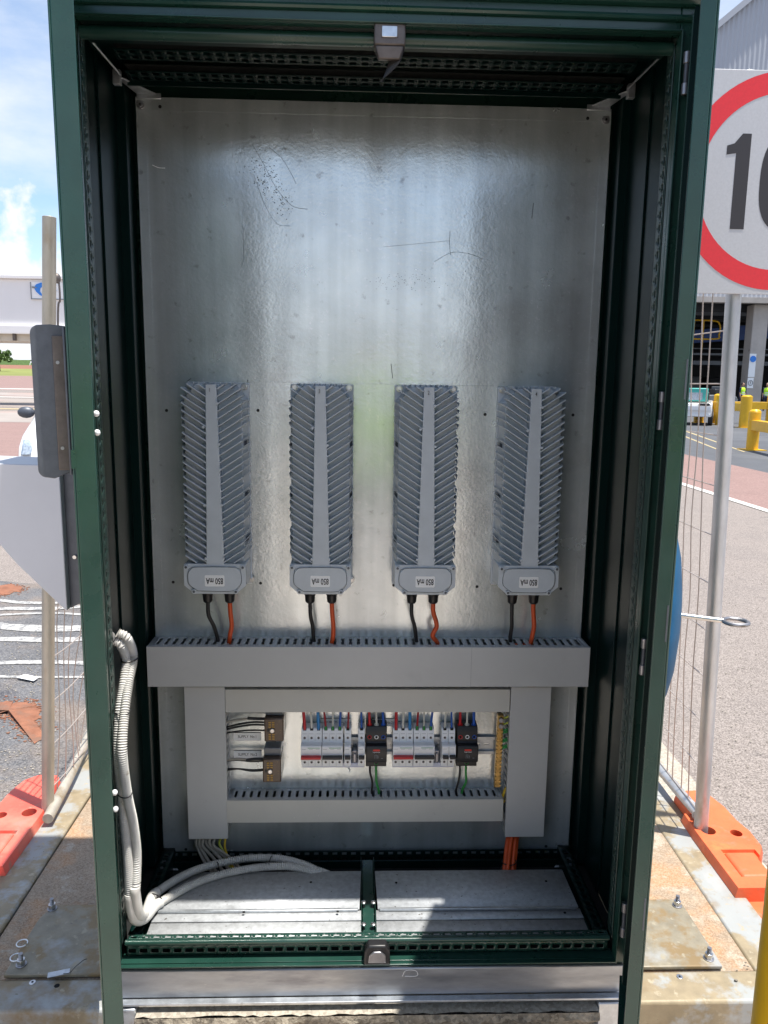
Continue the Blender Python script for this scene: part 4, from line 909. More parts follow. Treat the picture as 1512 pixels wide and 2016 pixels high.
for gx, g, o3 in ((-.175, 'left', (-.006, -.004, -.004)), (.060, 'right', (-.0, .002, .0))):
    w3 = [('red', .0040, o3[0], f'thick red wire into the {g} red toggle breaker'), ('wirewhite', .0031, o3[1], f'white wire into the {g} red toggle breaker'), ('lightblue', .0040, o3[2], f'light blue wire into the {g} red toggle breaker')]
    breaker(gx, 3, 'red', f'white three pole breaker with a red toggle bar in the {g} row', GB, w3)
    x2 = gx+3*PW+.0008
    breaker(x2, 3, 'signblack', f'white three pole breaker with a black toggle bar in the {g} row', GB,
            [('darkred', .0027, -.008 if g == 'left' else .004, f'dark red wire into the {g} black toggle three pole breaker'), ('wirewhite', .0024, 0, f'white wire into the {g} black toggle three pole breaker'), ('blue', .0029, .003 if g == 'left' else .006, f'blue wire into the {g} black toggle three pole breaker')])
    if g == 'left': s1, s2 = -.0652+.001, -.0290
    else: s1, s2 = .1862, .2042
    breaker(s1, 1, 'signblack', f'single pole breaker in the {g} row, farther from the black arrester' if g == 'left' else 'single pole breaker in the right row, left one of the touching pair', GB, [(('darkred' if g == 'left' else 'wirewhite'), .0024, .003, 'thin dark red wire into the lone single pole breaker' if g == 'left' else 'thin white wire into the right pair of single pole breakers')])
    breaker(s2, 1, 'signblack', f'single pole breaker touching the left black arrester' if g == 'left' else 'single pole breaker touching the right black arrester', GB, [('blue', .0025, -.002, f'blue wire into the single pole breaker by the {g} arrester')])
    # skirt under the row and the wire clip in the gap
    b = MB(); b.box(gx+.002, gx+.1625+(.0 if g == 'left' else .0), D-.030, D-.002, .2705, .2832)
    tag(b.build('row_skirt', 'lilac', bev=.001), f'pale plastic skirt under the {g} breaker row', 'skirt')
    xg = -.0375 if g == 'left' else .1775
    b = MB(); b.box(xg-.0065, xg+.0065, D-.030, D-.010, .2835, .318); b.box(xg-.004, xg+.004, D-.036, D-.030, .287, .312)
    tag(b.build('rail_clamp', 'dullsteel', bev=.002), f'grey end clamp in the gap of the {g} breaker row', 'clamp')
def arrester(x0, side):
    W_ = .0535; xc = x0+W_/2
    t = empty('surge_arrester', (xc, D-.01, .335), f'black three pole surge arrester at the end of the {side} breaker row', 'surge arrester', 'black surge arresters')
    b = MB(); b.prism([(D-.009, .288), (D-.050, .284), (D-.0505, .303), (D-.068, .305), (D-.0695, .308), (D-.0695, .345), (D-.067, .349), (D-.053, .350), (D-.0505, .353), (D-.0505, .378), (D-.044, .392), (D-.009, .394)], 'x', x0, x0+W_); b.build('case', 'black', t, bev=.0012)
    for k, c in enumerate(('red', 'label', 'blue')):
        x = x0+W_*(k+.5)/3
        b = MB(); pts = [(x+.0044*math.cos(a), D-.0512, .3655+.0044*math.sin(a)) for a in [q*math.pi/8 for q in range(17)]]; b.tube(pts, .0011, 6); b.build('terminal_ring', c, t)
        b = MB(); b.cyl((x, D-.0505, .3655), (x, D-.0511, .3655), .0028, 14); b.build('terminal_hole', 'dark', t)
        b = MB(); b.cyl((x, D-.036, .3905), (x, D-.0375, .3945), .0068, 16, .006); b.build('port_collar', c if c != 'label' else 'wirewhite', t)
        m = ('red', 'wirewhite', 'blue')[k]
        b = MB(); dx = (-.0015, -.001, -.002)[k]+(.0015 if side == 'right' else 0); b.tube([(x+dx, D-.031, .462), (x+dx, D-.033, .43), (x, D-.036, .405), (x, D-.037, .391)], (.0034, .0027, .0036)[k], 10)
        tag(b.build('wire', m), f"{('red', 'white', 'blue')[k]} wire into the {side} black surge arrester", 'wire', 'insulated wires dropping into the breakers')
    b = MB(); n = 20; b.prism([(xc+.0092*abs(math.cos(a))**.5*(1 if math.cos(a) > 0 else -1), .3385+.0026*abs(math.sin(a))**.7*(1 if math.sin(a) > 0 else -1)) for a in [2*math.pi*i/n for i in range(n)]], 'y', D-.0701, D-.0694); b.build('red_badge', 'redlabel', t)
    text('Surge Arrester', .0042, (xc, D-.0699, .3335), 'label', t, sx=.75)
    b = MB()
    for (a, c, z0, z1) in [(-.005, -.0042, .316, .326), (-.005, .001, .3252, .326), (-.0012, -.0004, .316, .326), (-.003, -.0012, .3205, .3211), (.002, .0028, .316, .3255), (.002, .005, .320, .3206), (.0042, .005, .316, .324)]: b.box(xc+a, xc+c, D-.0700, D-.0694, z0, z1)
    b.box(xc+.012, xc+.017, D-.0700, D-.0694, .3162, .3172); b.build('circuit_symbol', 'greyink', t)
    b = MB(); pts = [(xc+.0048*math.cos(a), D-.0512, .2945+.0048*math.sin(a)) for a in [math.pi+q*math.pi/8 for q in range(9)]]; b.tube(pts, .0007, 6); b.build('earth_ring', 'greenwire', t)
    dx = .012 if side == 'left' else -.008
    b = MB(); b.tube([(xc-.016, D-.040, .287), (xc-.015, D-.040, .262), (xc-.014+dx*.4, D-.038, .235), (xc-.014+dx*.6-.003, D-.030, .205), (xc-.014+dx*.5, D-.026, .180)], .0028, 10)
    tag(b.build('wire', 'blackcable'), f'black wire dropping from the {side} surge arrester', 'wire')
    b = MB(); b.tube([(xc+.000, D-.042, .287), (xc+.0005, D-.041, .262), (xc+.002, D-.040, .235), (xc+dx*.7, D-.030, .205), (xc+dx*.7, D-.026, .180)], .0032, 10)
    tag(b.build('wire', 'greenwire'), f'green wire dropping from the {side} surge arrester', 'wire')
arrester(-.0085, 'left'); arrester(.2265, 'right')
b = MB(); b.tube([(-.060, D-.002, .262), (-.055, D-.004, .256), (-.050, D-.002, .248), (-.0515, D-.002, .244)], .0014, 6); tag(b.build('tie_offcut', 'label'), 'white cable tie offcut hanging under the left breaker row', 'cable tie')
# engraved tags
def plate_tag(label, txt, c0, c1, size, sx=.8):
    a = at(*c0, Y=D-.0015); c = at(*c1, Y=D-.0015)
    t = empty('engraved_tag', ((a.x+c.x)/2, D, (a.z+c.z)/2), label, 'label', 'engraved supply tags')
    b = MB(); b.box(a.x, c.x, D-.0015, D-.0002, c.z, a.z); b.build('tag_plate', 'label', t, bev=.0003)
    b = MB(); b.box(a.x, c.x, D-.0015, D-.0002, a.z, a.z+.0012); b.build('tag_edge', 'ink', t)
    text(txt, size, ((a.x+c.x)/2, D-.0017, (a.z+c.z)/2), 'ink', t, sx=sx)
plate_tag('white engraved tag reading SUPPLY No.1 beside the upper brown terminal cover', 'SUPPLY  No.1', (460, 1443), (514, 1458), .0105)
plate_tag('white engraved tag reading SUPPLY No.2 beside the lower brown terminal cover', 'SUPPLY  No.2', (460, 1478), (515, 1493), .0105)
plate_tag('grey white tag reading SUPPLY No.1 behind the wires above the left breakers', 'SUPPLY  No.1', (632, 1415), (690, 1430), .0115)
plate_tag('grey white tag reading SUPPLY No.2 behind the wires above the left arrester', 'SUPPLY  No.2', (733, 1415), (778, 1430), .0100)

# ------------------------------------------------------------------ brown terminal covers and their wires
def terminal_box(label, x0, x1, z0, z1, cap):
    t = empty('terminal_cover', ((x0+x1)/2, D, (z0+z1)/2), label, 'terminal cover', 'smoked brown terminal covers')
    b = MB(); b.box(x0, x1, D-.058, D-.004, z0, z1); b.build('smoked_cover', 'brown', t, bev=.003)
    b = MB(); b.box(x0+.002, x1-.002, D-.040, D-.004, z1+.0005, z1+cap); b.build('clear_hood', 'clear', t, bev=.002)
    b = MB()
    for q in range(2):
        for k in range(3): x = x0+.011+q*.009; b.box(x, x+.006, D-.0592, D-.0583, z0+.006+k*.006, z0+.0095+k*.006).box(x, x+.006, D-.0592, D-.0583, z1-.012-k*.006, z1-.0085-k*.006)
    b.build('terminals_seen_through', 'amber', t)
    xc = (x0+x1)/2-.004; zc = (z0+z1)/2; b = MB(); b.cyl((xc, D-.0583, zc), (xc, D-.063, zc), .0058, 20); b.build('centre_screw', 'steel', t, bev=.001)
    b = MB(); b.box(xc-.013, xc-.0085, D-.0592, D-.0583, zc-.004, zc+.004); b.build('latch_window', 'ink', t)
terminal_box('brown smoked terminal cover by the SUPPLY No.1 tag, the upper one', -.268, -.219, .357, .4195, .012)
terminal_box('brown smoked terminal cover by the SUPPLY No.2 tag, the lower one', -.2735, -.2265, .2445, .309, .022)
for g, (zt, xb) in (('upper', (.410, -.268)), ('lower', (.303, -.2735))):
    dz = [(0, 'cover'), ]
    rows = [(zt-.002, zt-.010, .0031, 'greycable', 'grey'), (zt-.012, zt-.024, .0026, 'blackcable', 'first black'), (zt-.019, zt-.030, .0026, 'blackcable', 'second black'), (zt-.034, zt-.040, .0022, 'blackcable', 'lowest black')] if g == 'upper' else \
           [(zt-.006, zt-.008, .0031, 'greycable', 'grey'), (zt-.010, zt-.010, .0026, 'blackcable', 'first black'), (zt-.034, zt-.036, .0022, 'blackcable', 'second black'), (zt-.037, zt-.033, .0022, 'blackcable', 'lowest black')]
    for k, (zb, za, r, m, nm) in enumerate(rows):
        b = MB(); b.tube([(xb+.006, D-.034, zb), (xb-.03, D-.036, zb+(.002 if g == 'upper' else -.001)), (xb-.065, D-.036, (za+zb)/2+.003), (-.366, D-.034, za), (-.385, D-.03, za-.004)], r, 9)
        o = b.build('wire', m); tag(o, f'{nm} wire from the {g} brown terminal cover into the left trunking', 'wire', 'wires from the brown terminal covers')
        if k == 0:
            b = MB(); b.tube([(xb+.005, D-.034, zb), (xb-.02, D-.036, zb+.0012), (xb-.045, D-.0365, zb+(.003 if g == 'upper' else -.001))], .0039, 9); s_ = b.build('heat_shrink_sleeve', 'ink', o)

# ------------------------------------------------------------------ brass earth bar
t = empty('earth_bar', (.345, D, .31), 'tall brass earth bar beside the right vertical trunking', 'earth bar')
b = MB(); b.hexa([(.3315, D-.034, .214), (.3475, D-.034, .214), (.3475, D-.02, .214), (.3315, D-.02, .214), (.3335, D-.034, .417), (.3495, D-.034, .417), (.3495, D-.02, .417), (.3335, D-.02, .417)]); bar = b.build('bar', 'brass', t, bev=.0015)
b = MB()
for k in range(15):
    z = .222+k*.0108
    for x in (.334, .3455): b.cyl((x, D-.034, z), (x, D-.0368, z), .0027, 12)
b.build('clamp_screws', 'brass', t)
b = MB(); b.box(.3385, .3415, D-.0362, D-.034, .225, .38); b.build('ridge', 'brass', t)
for z in (.388, .405): b = MB(); b.cyl((.342, D-.034, z), (.342, D-.040, z), .0062, 16); b.build('lug_bolt', 'dullsteel', t, bev=.0008)
b = MB(); b.box(.335, .347, D-.019, D-.001, .22, .235).box(.335, .347, D-.019, D-.001, .40, .415); b.build('standoff', 'black', t)
for k, (z, m, nm) in enumerate([(.410, 'yellowgreen', 'topmost pale yellow'), (.393, 'yellowgreen', 'second pale yellow'), (.376, 'greenwire', 'upper green'), (.369, 'greenwire', 'second green'), (.349, 'greenwire', 'third green'), (.344, 'greenwire', 'fourth green'), (.331, 'greenwire', 'fifth green'), (.326, 'greenwire', 'lowest green')]):
    b = MB(); b.tube([(.346, D-.028, z-.003), (.355, D-.032, z), (.366, D-.03, z+.002), (.39, D-.028, z-.01)], .0027, 8); tag(b.build('earth_wire', m), f'{nm} wire from the brass earth bar into the right trunking', 'wire', 'earth wires at the brass bar')
for k, (za, zb) in enumerate([(.192, .212), (.180, .205), (.172, .178)]):
    b = MB(); b.tube([(.34, D-.03, za-.006), (.352, D-.038, za), (.3585, D-.04, zb), (.37, D-.03, zb+.012)], .0022, 8); tag(b.build('earth_wire', 'yellow'), ['yellow wire curling at the right end of the lower narrow trunking, top one', 'yellow wire curling at the right end of the lower narrow trunking, middle one', 'yellow wire curling at the right end of the lower narrow trunking, bottom one'][k], 'wire')

# ------------------------------------------------------------------ cables below the trunking
for i, (xa, xb, m, r) in enumerate([(390, 402, 'greycable', .0042), (396, 412, 'greycable', .0042), (402, 425, 'greycable', .0040), (409, 440, 'greycable', .0044), (416, 452, 'greycable', .0040), (424, 462, 'greycable', .0036), (441, 445, 'yellowgreen', .0030), (446, 452, 'yellow', .0030)]):
    a = at(xa, 1640, Y=D-.03-.006*(i % 3)); c = at(xb, 1702, Y=.335-.004*(i % 2))
    b = MB(); b.tube([(a.x, a.y, .13), (a.x-.001, a.y, .088), (a.x+(-.004 if i != 6 else -.012), a.y-.006, .062), ((a.x+c.x)/2-.006, (a.y+c.y)/2, .042), (c.x, c.y, .018), (c.x+.03, c.y-.02, -.01)], r, 9)
    tag(b.build('supply_cable', m), ['first grey cable', 'second grey cable', 'third grey cable', 'fourth grey cable', 'fifth grey cable', 'sixth grey cable', 'green striped earth cable', 'yellow earth cable'][i]+' from the left under the left vertical trunking', 'cable', 'cables fanning out below the left trunking')
for i, (xa, xb, yy) in enumerate([(1001, 993, .345), (1008, 999, .338), (1016, 1009, .345), (1019, 1012, .352), (1004, 997, .353)]):
    a = at(xa, 1645, Y=yy); c = at(xb, 1722, Y=yy-.075)
    b = MB(); b.tube([(a.x, yy, .14), (a.x, yy, .088), ((a.x*.65+c.x*.35), yy-.022, .066), (c.x, c.y+.004, c.z+.004), (c.x-.002, c.y-.002, c.z-.03)], .0056, 12)
    tag(b.build('output_cable', 'orange'), ['leftmost orange cable', 'second orange cable', 'fourth orange cable', 'rightmost orange cable', 'rear orange cable'][i]+' in the tied bundle under the right vertical trunking', 'cable', 'orange bundle below the right trunking')
for i, (py, xc) in enumerate([(1698, 1003), (1712, 1001)]):
    c = at(xc, py, Y=.285); b = MB(); b.tube([(c.x+.0185*math.cos(a), c.y+.013*math.sin(a)+.004, c.z+.002*math.sin(a)) for a in [k*math.pi/8 for k in range(17)]], .0016, 6)
    tag(b.build('cable_tie', 'black'), ['upper black tie round the orange cable bundle', 'lower black tie round the orange cable bundle'][i], 'cable tie')

# corrugated conduits
def conduit(label, pts, r=.0104, seg=14):
    b = MB(); b.tube(pts, r, seg, .0026, .0024); return tag(b.build('corrugated_conduit', 'conduit'), label, 'conduit', 'grey corrugated conduits in the cabinet')
A_ = [at(px, py, X=x) for px, py, x in [(232, 1246, -.545), (250, 1256, -.528), (262, 1292, -.525), (254, 1340, -.525), (246, 1400, -.523), (241, 1480, -.521), (250, 1560, -.519), (262, 1620, -.517), (269, 1680, -.516), (268, 1735, -.517), (266, 1762, -.519)]]
B_ = [at(px, py, X=x) for px, py, x in [(226, 1262, -.552), (238, 1270, -.540), (248, 1300, -.535), (243, 1350, -.535), (236, 1400, -.537), (233, 1480, -.537), (240, 1560, -.535), (246, 1620, -.534), (252, 1700, -.532), (256, 1775, -.531)]]
conduit('grey corrugated conduit down the left wall, the one deeper inside', A_)
conduit('grey corrugated conduit down the left wall, the one nearer the opening', B_)
def floor_pts(l, dz=0): return [at(px, py, Z=z+dz) for px, py, z in l]
E1 = floor_pts([(300, 1764, .052), (330, 1742, .050), (365, 1722, .048), (400, 1708, .047), (440, 1698, .046), (490, 1690, .046), (545, 1690, .046), (590, 1700, .044), (625, 1714, .036), (650, 1724, .015)])
E2 = floor_pts([(305, 1784, .050), (340, 1762, .048), (380, 1741, .046), (420, 1726, .045), (470, 1714, .045), (520, 1707, .045), (570, 1706, .044), (610, 1714, .038), (640, 1724, .02)])
conduit('grey corrugated conduit arching over the cabinet floor, the rear one', E1)
conduit('grey corrugated conduit arching over the cabinet floor, the front one', E2)
for i, (p0, p1, E_) in enumerate([(A_[-1], E1[0], E1), (B_[-1], E2[0], E2)]):
    p0 = Vector(p0); p1 = Vector(p1); c = Vector((p0.x+.004, p0.y-.004, p1.z+.004))
    b = MB(); b.tube([p0+Vector((0, 0, .02)), p0+Vector((0, 0, .004)), c+(p0-c)*.35+(p1-c)*.12, c+(p1-c)*.5, p1, Vector(E_[1])*.35+p1*.65], .0118, 16)
    tag(b.build('conduit_elbow', 'conduit_smooth'), ['smooth grey elbow joining the rear corrugated conduit at the corner', 'smooth grey elbow joining the front corrugated conduit at the corner'][i], 'elbow')
def tie(label, c, d, rx, ry, r=.0013):
    c = Vector(c); d = Vector(d).normalized(); a = d.orthogonal().normalized()
    z = Vector((0, 0, 1)); a = (z-d*z.dot(d)); a = a.normalized() if a.length > .3 else Vector((0, 1, 0)); e = d.cross(a)
    b = MB(); b.tube([c+a*ry*math.cos(t)+e*rx*math.sin(t) for t in [k*math.pi/10 for k in range(21)]], r, 6); tag(b.build('cable_tie', 'black'), label, 'cable tie')
mid = lambda i, j: (Vector(E1[i])+Vector(E2[j]))/2
tie('black tie round the elbows of the conduit pair', mid(0, 0)+Vector((.004, .004, 0)), Vector(E1[1])-Vector(E1[0]), .0245, .0135)
tie('black tie at the middle of the arching conduit pair', mid(4, 3), Vector(E1[5])-Vector(E1[3]), .023, .0135)
tie('black tie near the far end of the arching conduit pair', mid(6, 5), Vector(E1[7])-Vector(E1[5]), .021, .013)
for i, (k, l_) in enumerate([(1, 'upper tie round the two wall conduits below their bend'), (5, 'middle black tie round the two wall conduits'), (7, 'lower black tie round the two wall conduits')]):
    j_ = {1: 2, 5: 4, 7: 6}[k]; c = (Vector(A_[j_])+Vector(B_[j_]))/2
    b = MB(); dx_ = (Vector(A_[j_])-Vector(B_[j_])); dx_.z = 0; dx_.normalize(); e = Vector((-dx_.y, dx_.x, 0))
    b.tube([c+dx_*(((Vector(A_[j_])-Vector(B_[j_])).xy.length)/2+.0115)*math.cos(t)+e*.0118*math.sin(t)+Vector((0, 0, .004*math.sin(t))) for t in [q*math.pi/10 for q in range(21)]], .0013, 6); tag(b.build('cable_tie', 'black'), l_, 'cable tie')
# ------------------------------------------------------------------ background right: terminal hall
hall = empty('terminal_hall', (35, 50, G), 'white corrugated hall above a dark open ground floor at the right', 'building')
# gable wall: corrugated profile as real ribs
b = MB(); xs = []; x = 12.0
while x < 80: xs.append(x); x += .15
def roofz(x): return 23.3+(x-22.1)*(24.97-23.3)/(24.1-22.1)
vs = []; fs = []
for i, x in enumerate(xs):
    y = 50+(.05 if i % 2 else 0); zt = min(roofz(x), 45)
    vs += [(x, y, 7.1), (x, y, zt)]
fs = [(2*i, 2*i+2, 2*i+3, 2*i+1) for i in range(len(xs)-1)]
b.add(vs, fs); b.build('gable_wall', 'tin', hall, smooth=False)
b = MB(); b.hexa([(11.5, 49.7, roofz(11.5)-.1), (48, 49.7, roofz(48)-.1), (48, 90, roofz(48)-.1), (11.5, 90, roofz(11.5)-.1), (11.5, 49.7, roofz(11.5)+.35), (48, 49.7, roofz(48)+.35), (48, 90, roofz(48)+.35), (11.5, 90, roofz(11.5)+.35)]); b.build('roof', 'tin', hall)
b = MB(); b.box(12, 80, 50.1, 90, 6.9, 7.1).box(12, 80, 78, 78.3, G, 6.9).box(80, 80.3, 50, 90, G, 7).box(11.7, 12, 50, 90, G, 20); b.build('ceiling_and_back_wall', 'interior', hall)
b = MB(); b.box(12, 80, 49.8, 50.5, 6.75, 7.1); b.build('edge_beam', 'colconcrete', hall)
for k in range(9):
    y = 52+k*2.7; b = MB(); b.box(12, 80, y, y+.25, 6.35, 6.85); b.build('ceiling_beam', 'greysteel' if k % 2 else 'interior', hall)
for k in range(4):
    b = MB(); x = 16+k*6.5; b.box(x, x+1.3, 54, 54.15, 6.1, 6.2); b.build('strip_light', 'greysteel', hall)
p0 = at(1475, 590, Y=51); p1 = at(1508, 590, Y=51)
for i, x in enumerate([26.4, 37, 48]):
    b = MB(); b.box(x, x+1.05, 50.6, 51.6, G, 6.75); cc = b.build('column', 'colconcrete', hall, bev=.05)
    if i == 0:
        b = MB(); b.box(x-.03, x+.42, 50.54, 50.59, 2.15-.2, 3.5); b.build('notice_plate', 'label', cc)
        b = MB(); b.cyl((x+.2, 50.53, 3.15), (x+.2, 50.5, 3.15), .21, 20); b.build('mandatory_symbol', 'logoblue', cc)
        b = MB(); b.box(x-.03, x+.38, 50.54, 50.59, 1.2, 1.9); b.build('speed_plate', 'label', cc)
        b = MB(); b.tube([(x+.18+.15*math.cos(a), 50.52, 1.55+.17*math.sin(a)) for a in [k*math.pi/8 for k in range(17)]], .02, 6); b.build('speed_ring', 'greyink', cc)
        text('5', .26, (x+.18, 50.52, 1.55), 'ink', cc, sx=.8)
# conveyor and walkway inside
cv = empty('conveyor', (26, 58, 3.5), 'blue and grey overhead baggage conveyor inside the dark hall', 'conveyor')
b = MB(); b.hexa([(20, 57.5, 4.1), (34, 57.5, 5.2), (34, 59, 5.2), (20, 59, 4.1), (20, 57.5, 4.9), (34, 57.5, 6.4), (34, 59, 6.4), (20, 59, 4.9)]); b.build('blue_side_panel', 'bluesteel', cv)
b = MB(); b.box(18, 46, 56.5, 57.2, 3.6, 3.75).box(18, 46, 56.5, 57.2, 4.05, 4.12).box(18, 46, 57, 60, 2.9, 3.2); b.build('belt_frame', 'greysteel', cv)
b = MB()
for x in (20, 24, 28, 32, 36, 42): b.box(x, x+.15, 57, 57.2, G, 2.9)
b.build('legs', 'greysteel', cv)
yr = empty('walkway_railing', (24, 55, 4), 'yellow walkway handrail high inside the dark hall', 'railing')
for x0 in (23.2, 24.3, 25.0):
    b = MB(); b.tube([(x0, 55, 3.9), (x0, 55, 6.0)], .06, 8); b.build('upright', 'yellowsteel', yr)
b = MB(); b.tube([(22.5, 55, 6.0), (25.6, 55, 6.0), (26.2, 55, 5.7), (26.2, 55, 5.0), (25.9, 55, 4.7), (22.5, 55, 4.7)], .06, 8); b.build('handrail', 'yellowsteel', yr)
for i, (x, y_) in enumerate([(24.0, 62), (27.5, 64), (30.5, 66)]):
    b = MB(); b.box(x, x+1.6, y_, y_+1.4, .5, 2.1); t_ = tag(b.build('baggage_crate', 'interior' if i != 1 else 'greysteel', bev=.1), ['dark crate on the hall floor behind the white tug', 'grey crate on the hall floor behind the column', 'dark crate deep in the hall at the right edge'][i], 'crate')
# yellow guard rails
def guard(label, x0, y0, x1, y1, h=1.0, n=3, th=.16):
    t = empty('guard_rail', (x0, y0, G), label, 'guard rail', 'yellow guard rails by the hall')
    for k in range(n):
        f = k/(n-1); x, y = x0+(x1-x0)*f, y0+(y1-y0)*f
        b = MB(); b.cyl((x, y, G), (x, y, G+h), th, 20); b.cyl((x, y, G+h), (x, y, G+h+.05), th, 20, th*.55); b.build('bollard', 'yellowsteel', t, bev=.015)
        b = MB(); b.box(x-.24, x+.24, y-.24, y+.24, G, G+.02); b.build('base_flange', 'yellowsteel', t)
    d = Vector((x1-x0, y1-y0, 0)).normalized(); nrm = Vector((-d.y, d.x, 0))*.1
    a, c = Vector((x0, y0, G+h*.52)), Vector((x1, y1, G+h*.52)); u = Vector((0, 0, .26*h))
    b = MB(); b.hexa([a-nrm, c-nrm, c+nrm, a+nrm, a-nrm+u, c-nrm+u, c+nrm+u, a+nrm+u]); b.build('crossbar', 'yellowsteel', t, bev=.01)
p = at(1480, 886, Z=G); q = at(1540, 905, Z=G); guard('sunlit yellow guard rail with round posts, the nearer one', p.x, p.y, q.x+.2, q.y, .92, 2, .135)
p = at(1460, 842, Z=G); q = at(1425, 835, Z=G); guard('shaded yellow guard rail with round posts, the farther one', q.x-.6, q.y+1, p.x+.1, p.y, 1.15, 3, .2)
p = at(1505, 838, Z=G); guard('shaded yellow guard rail beside the hall column', p.x-.3-.9, p.y+1.5, p.x+3, p.y+1.0, 1.15, 3, .2)
for x0 in (8.4, 8.9): struct(sheet('yellow_lane_line', 0, 0, 0, 0, G+.004, 'yellowpaint', [(x0, 16), (x0+.06, 16), (x0+2.1, 24), (x0+2.0, 24)]))
# tug
def tug(label, ox, oy, ang, body, cargo, sc=1):
    t = empty('baggage_tug', (0, 0, 0), label, 'tug')
    b = MB(); b.prism([(-1.3, .35), (1.3, .35), (1.35, .6), (1.3, .95), (.5, 1.0), (-1.3, .9)], 'y', -.75, .75); b.build('chassis', body, t, bev=.05)
    b = MB(); b.box(-1.42, -1.3, -.7, .7, .62, .78).box(-1.42, -1.3, -.7, .7, .38, .46); b.build('bumper', body, t)
    for s in (-1, 1): b = MB(); b.box(-1.36, -1.31, s*.45-.2, s*.45+.2, .8, .9); b.build('headlight', 'glass', t)
    b = MB(); b.box(-.35, .35, -.6, .6, 1.0, 1.35); b.build('seat', 'black', t, bev=.05)
    b = MB(); b.box(-1.0, -.45, -.55, .55, .96, 1.5); b.build('cargo_rack', cargo, t, bev=.04)
    b = MB(); b.box(-1.04, -1.01, -.35, .3, 1.02, 1.32); b.build('windscreen', 'lamp', t)
    for sx_ in (-.85, .85):
        for sy in (-1, 1):
            b = MB(); b.cyl((sx_, sy*.62, .32), (sx_, sy*.80, .32), .32, 20); wh = b.build('wheel', 'tyre', t, bev=.03)
            b = MB(); b.cyl((sx_, sy*.80, .32), (sx_, sy*.81, .32), .16, 14); b.build('rim', 'greysteel', wh)
    t.location = (ox, oy, G); t.rotation_euler = (0, 0, ang); t.scale = (sc, sc, sc); return t
p = at(1388, 838, Z=G); tug('white baggage tug with teal crates behind the right fence', p.x, p.y+1.2, R(65), 'carwhite', 'teal', .95)
p = at(1455, 812, Z=G); tug('grey baggage tug parked behind the yellow rails', p.x-.8, p.y+2, R(200), 'greysteel', 'greysteel', 1.0)
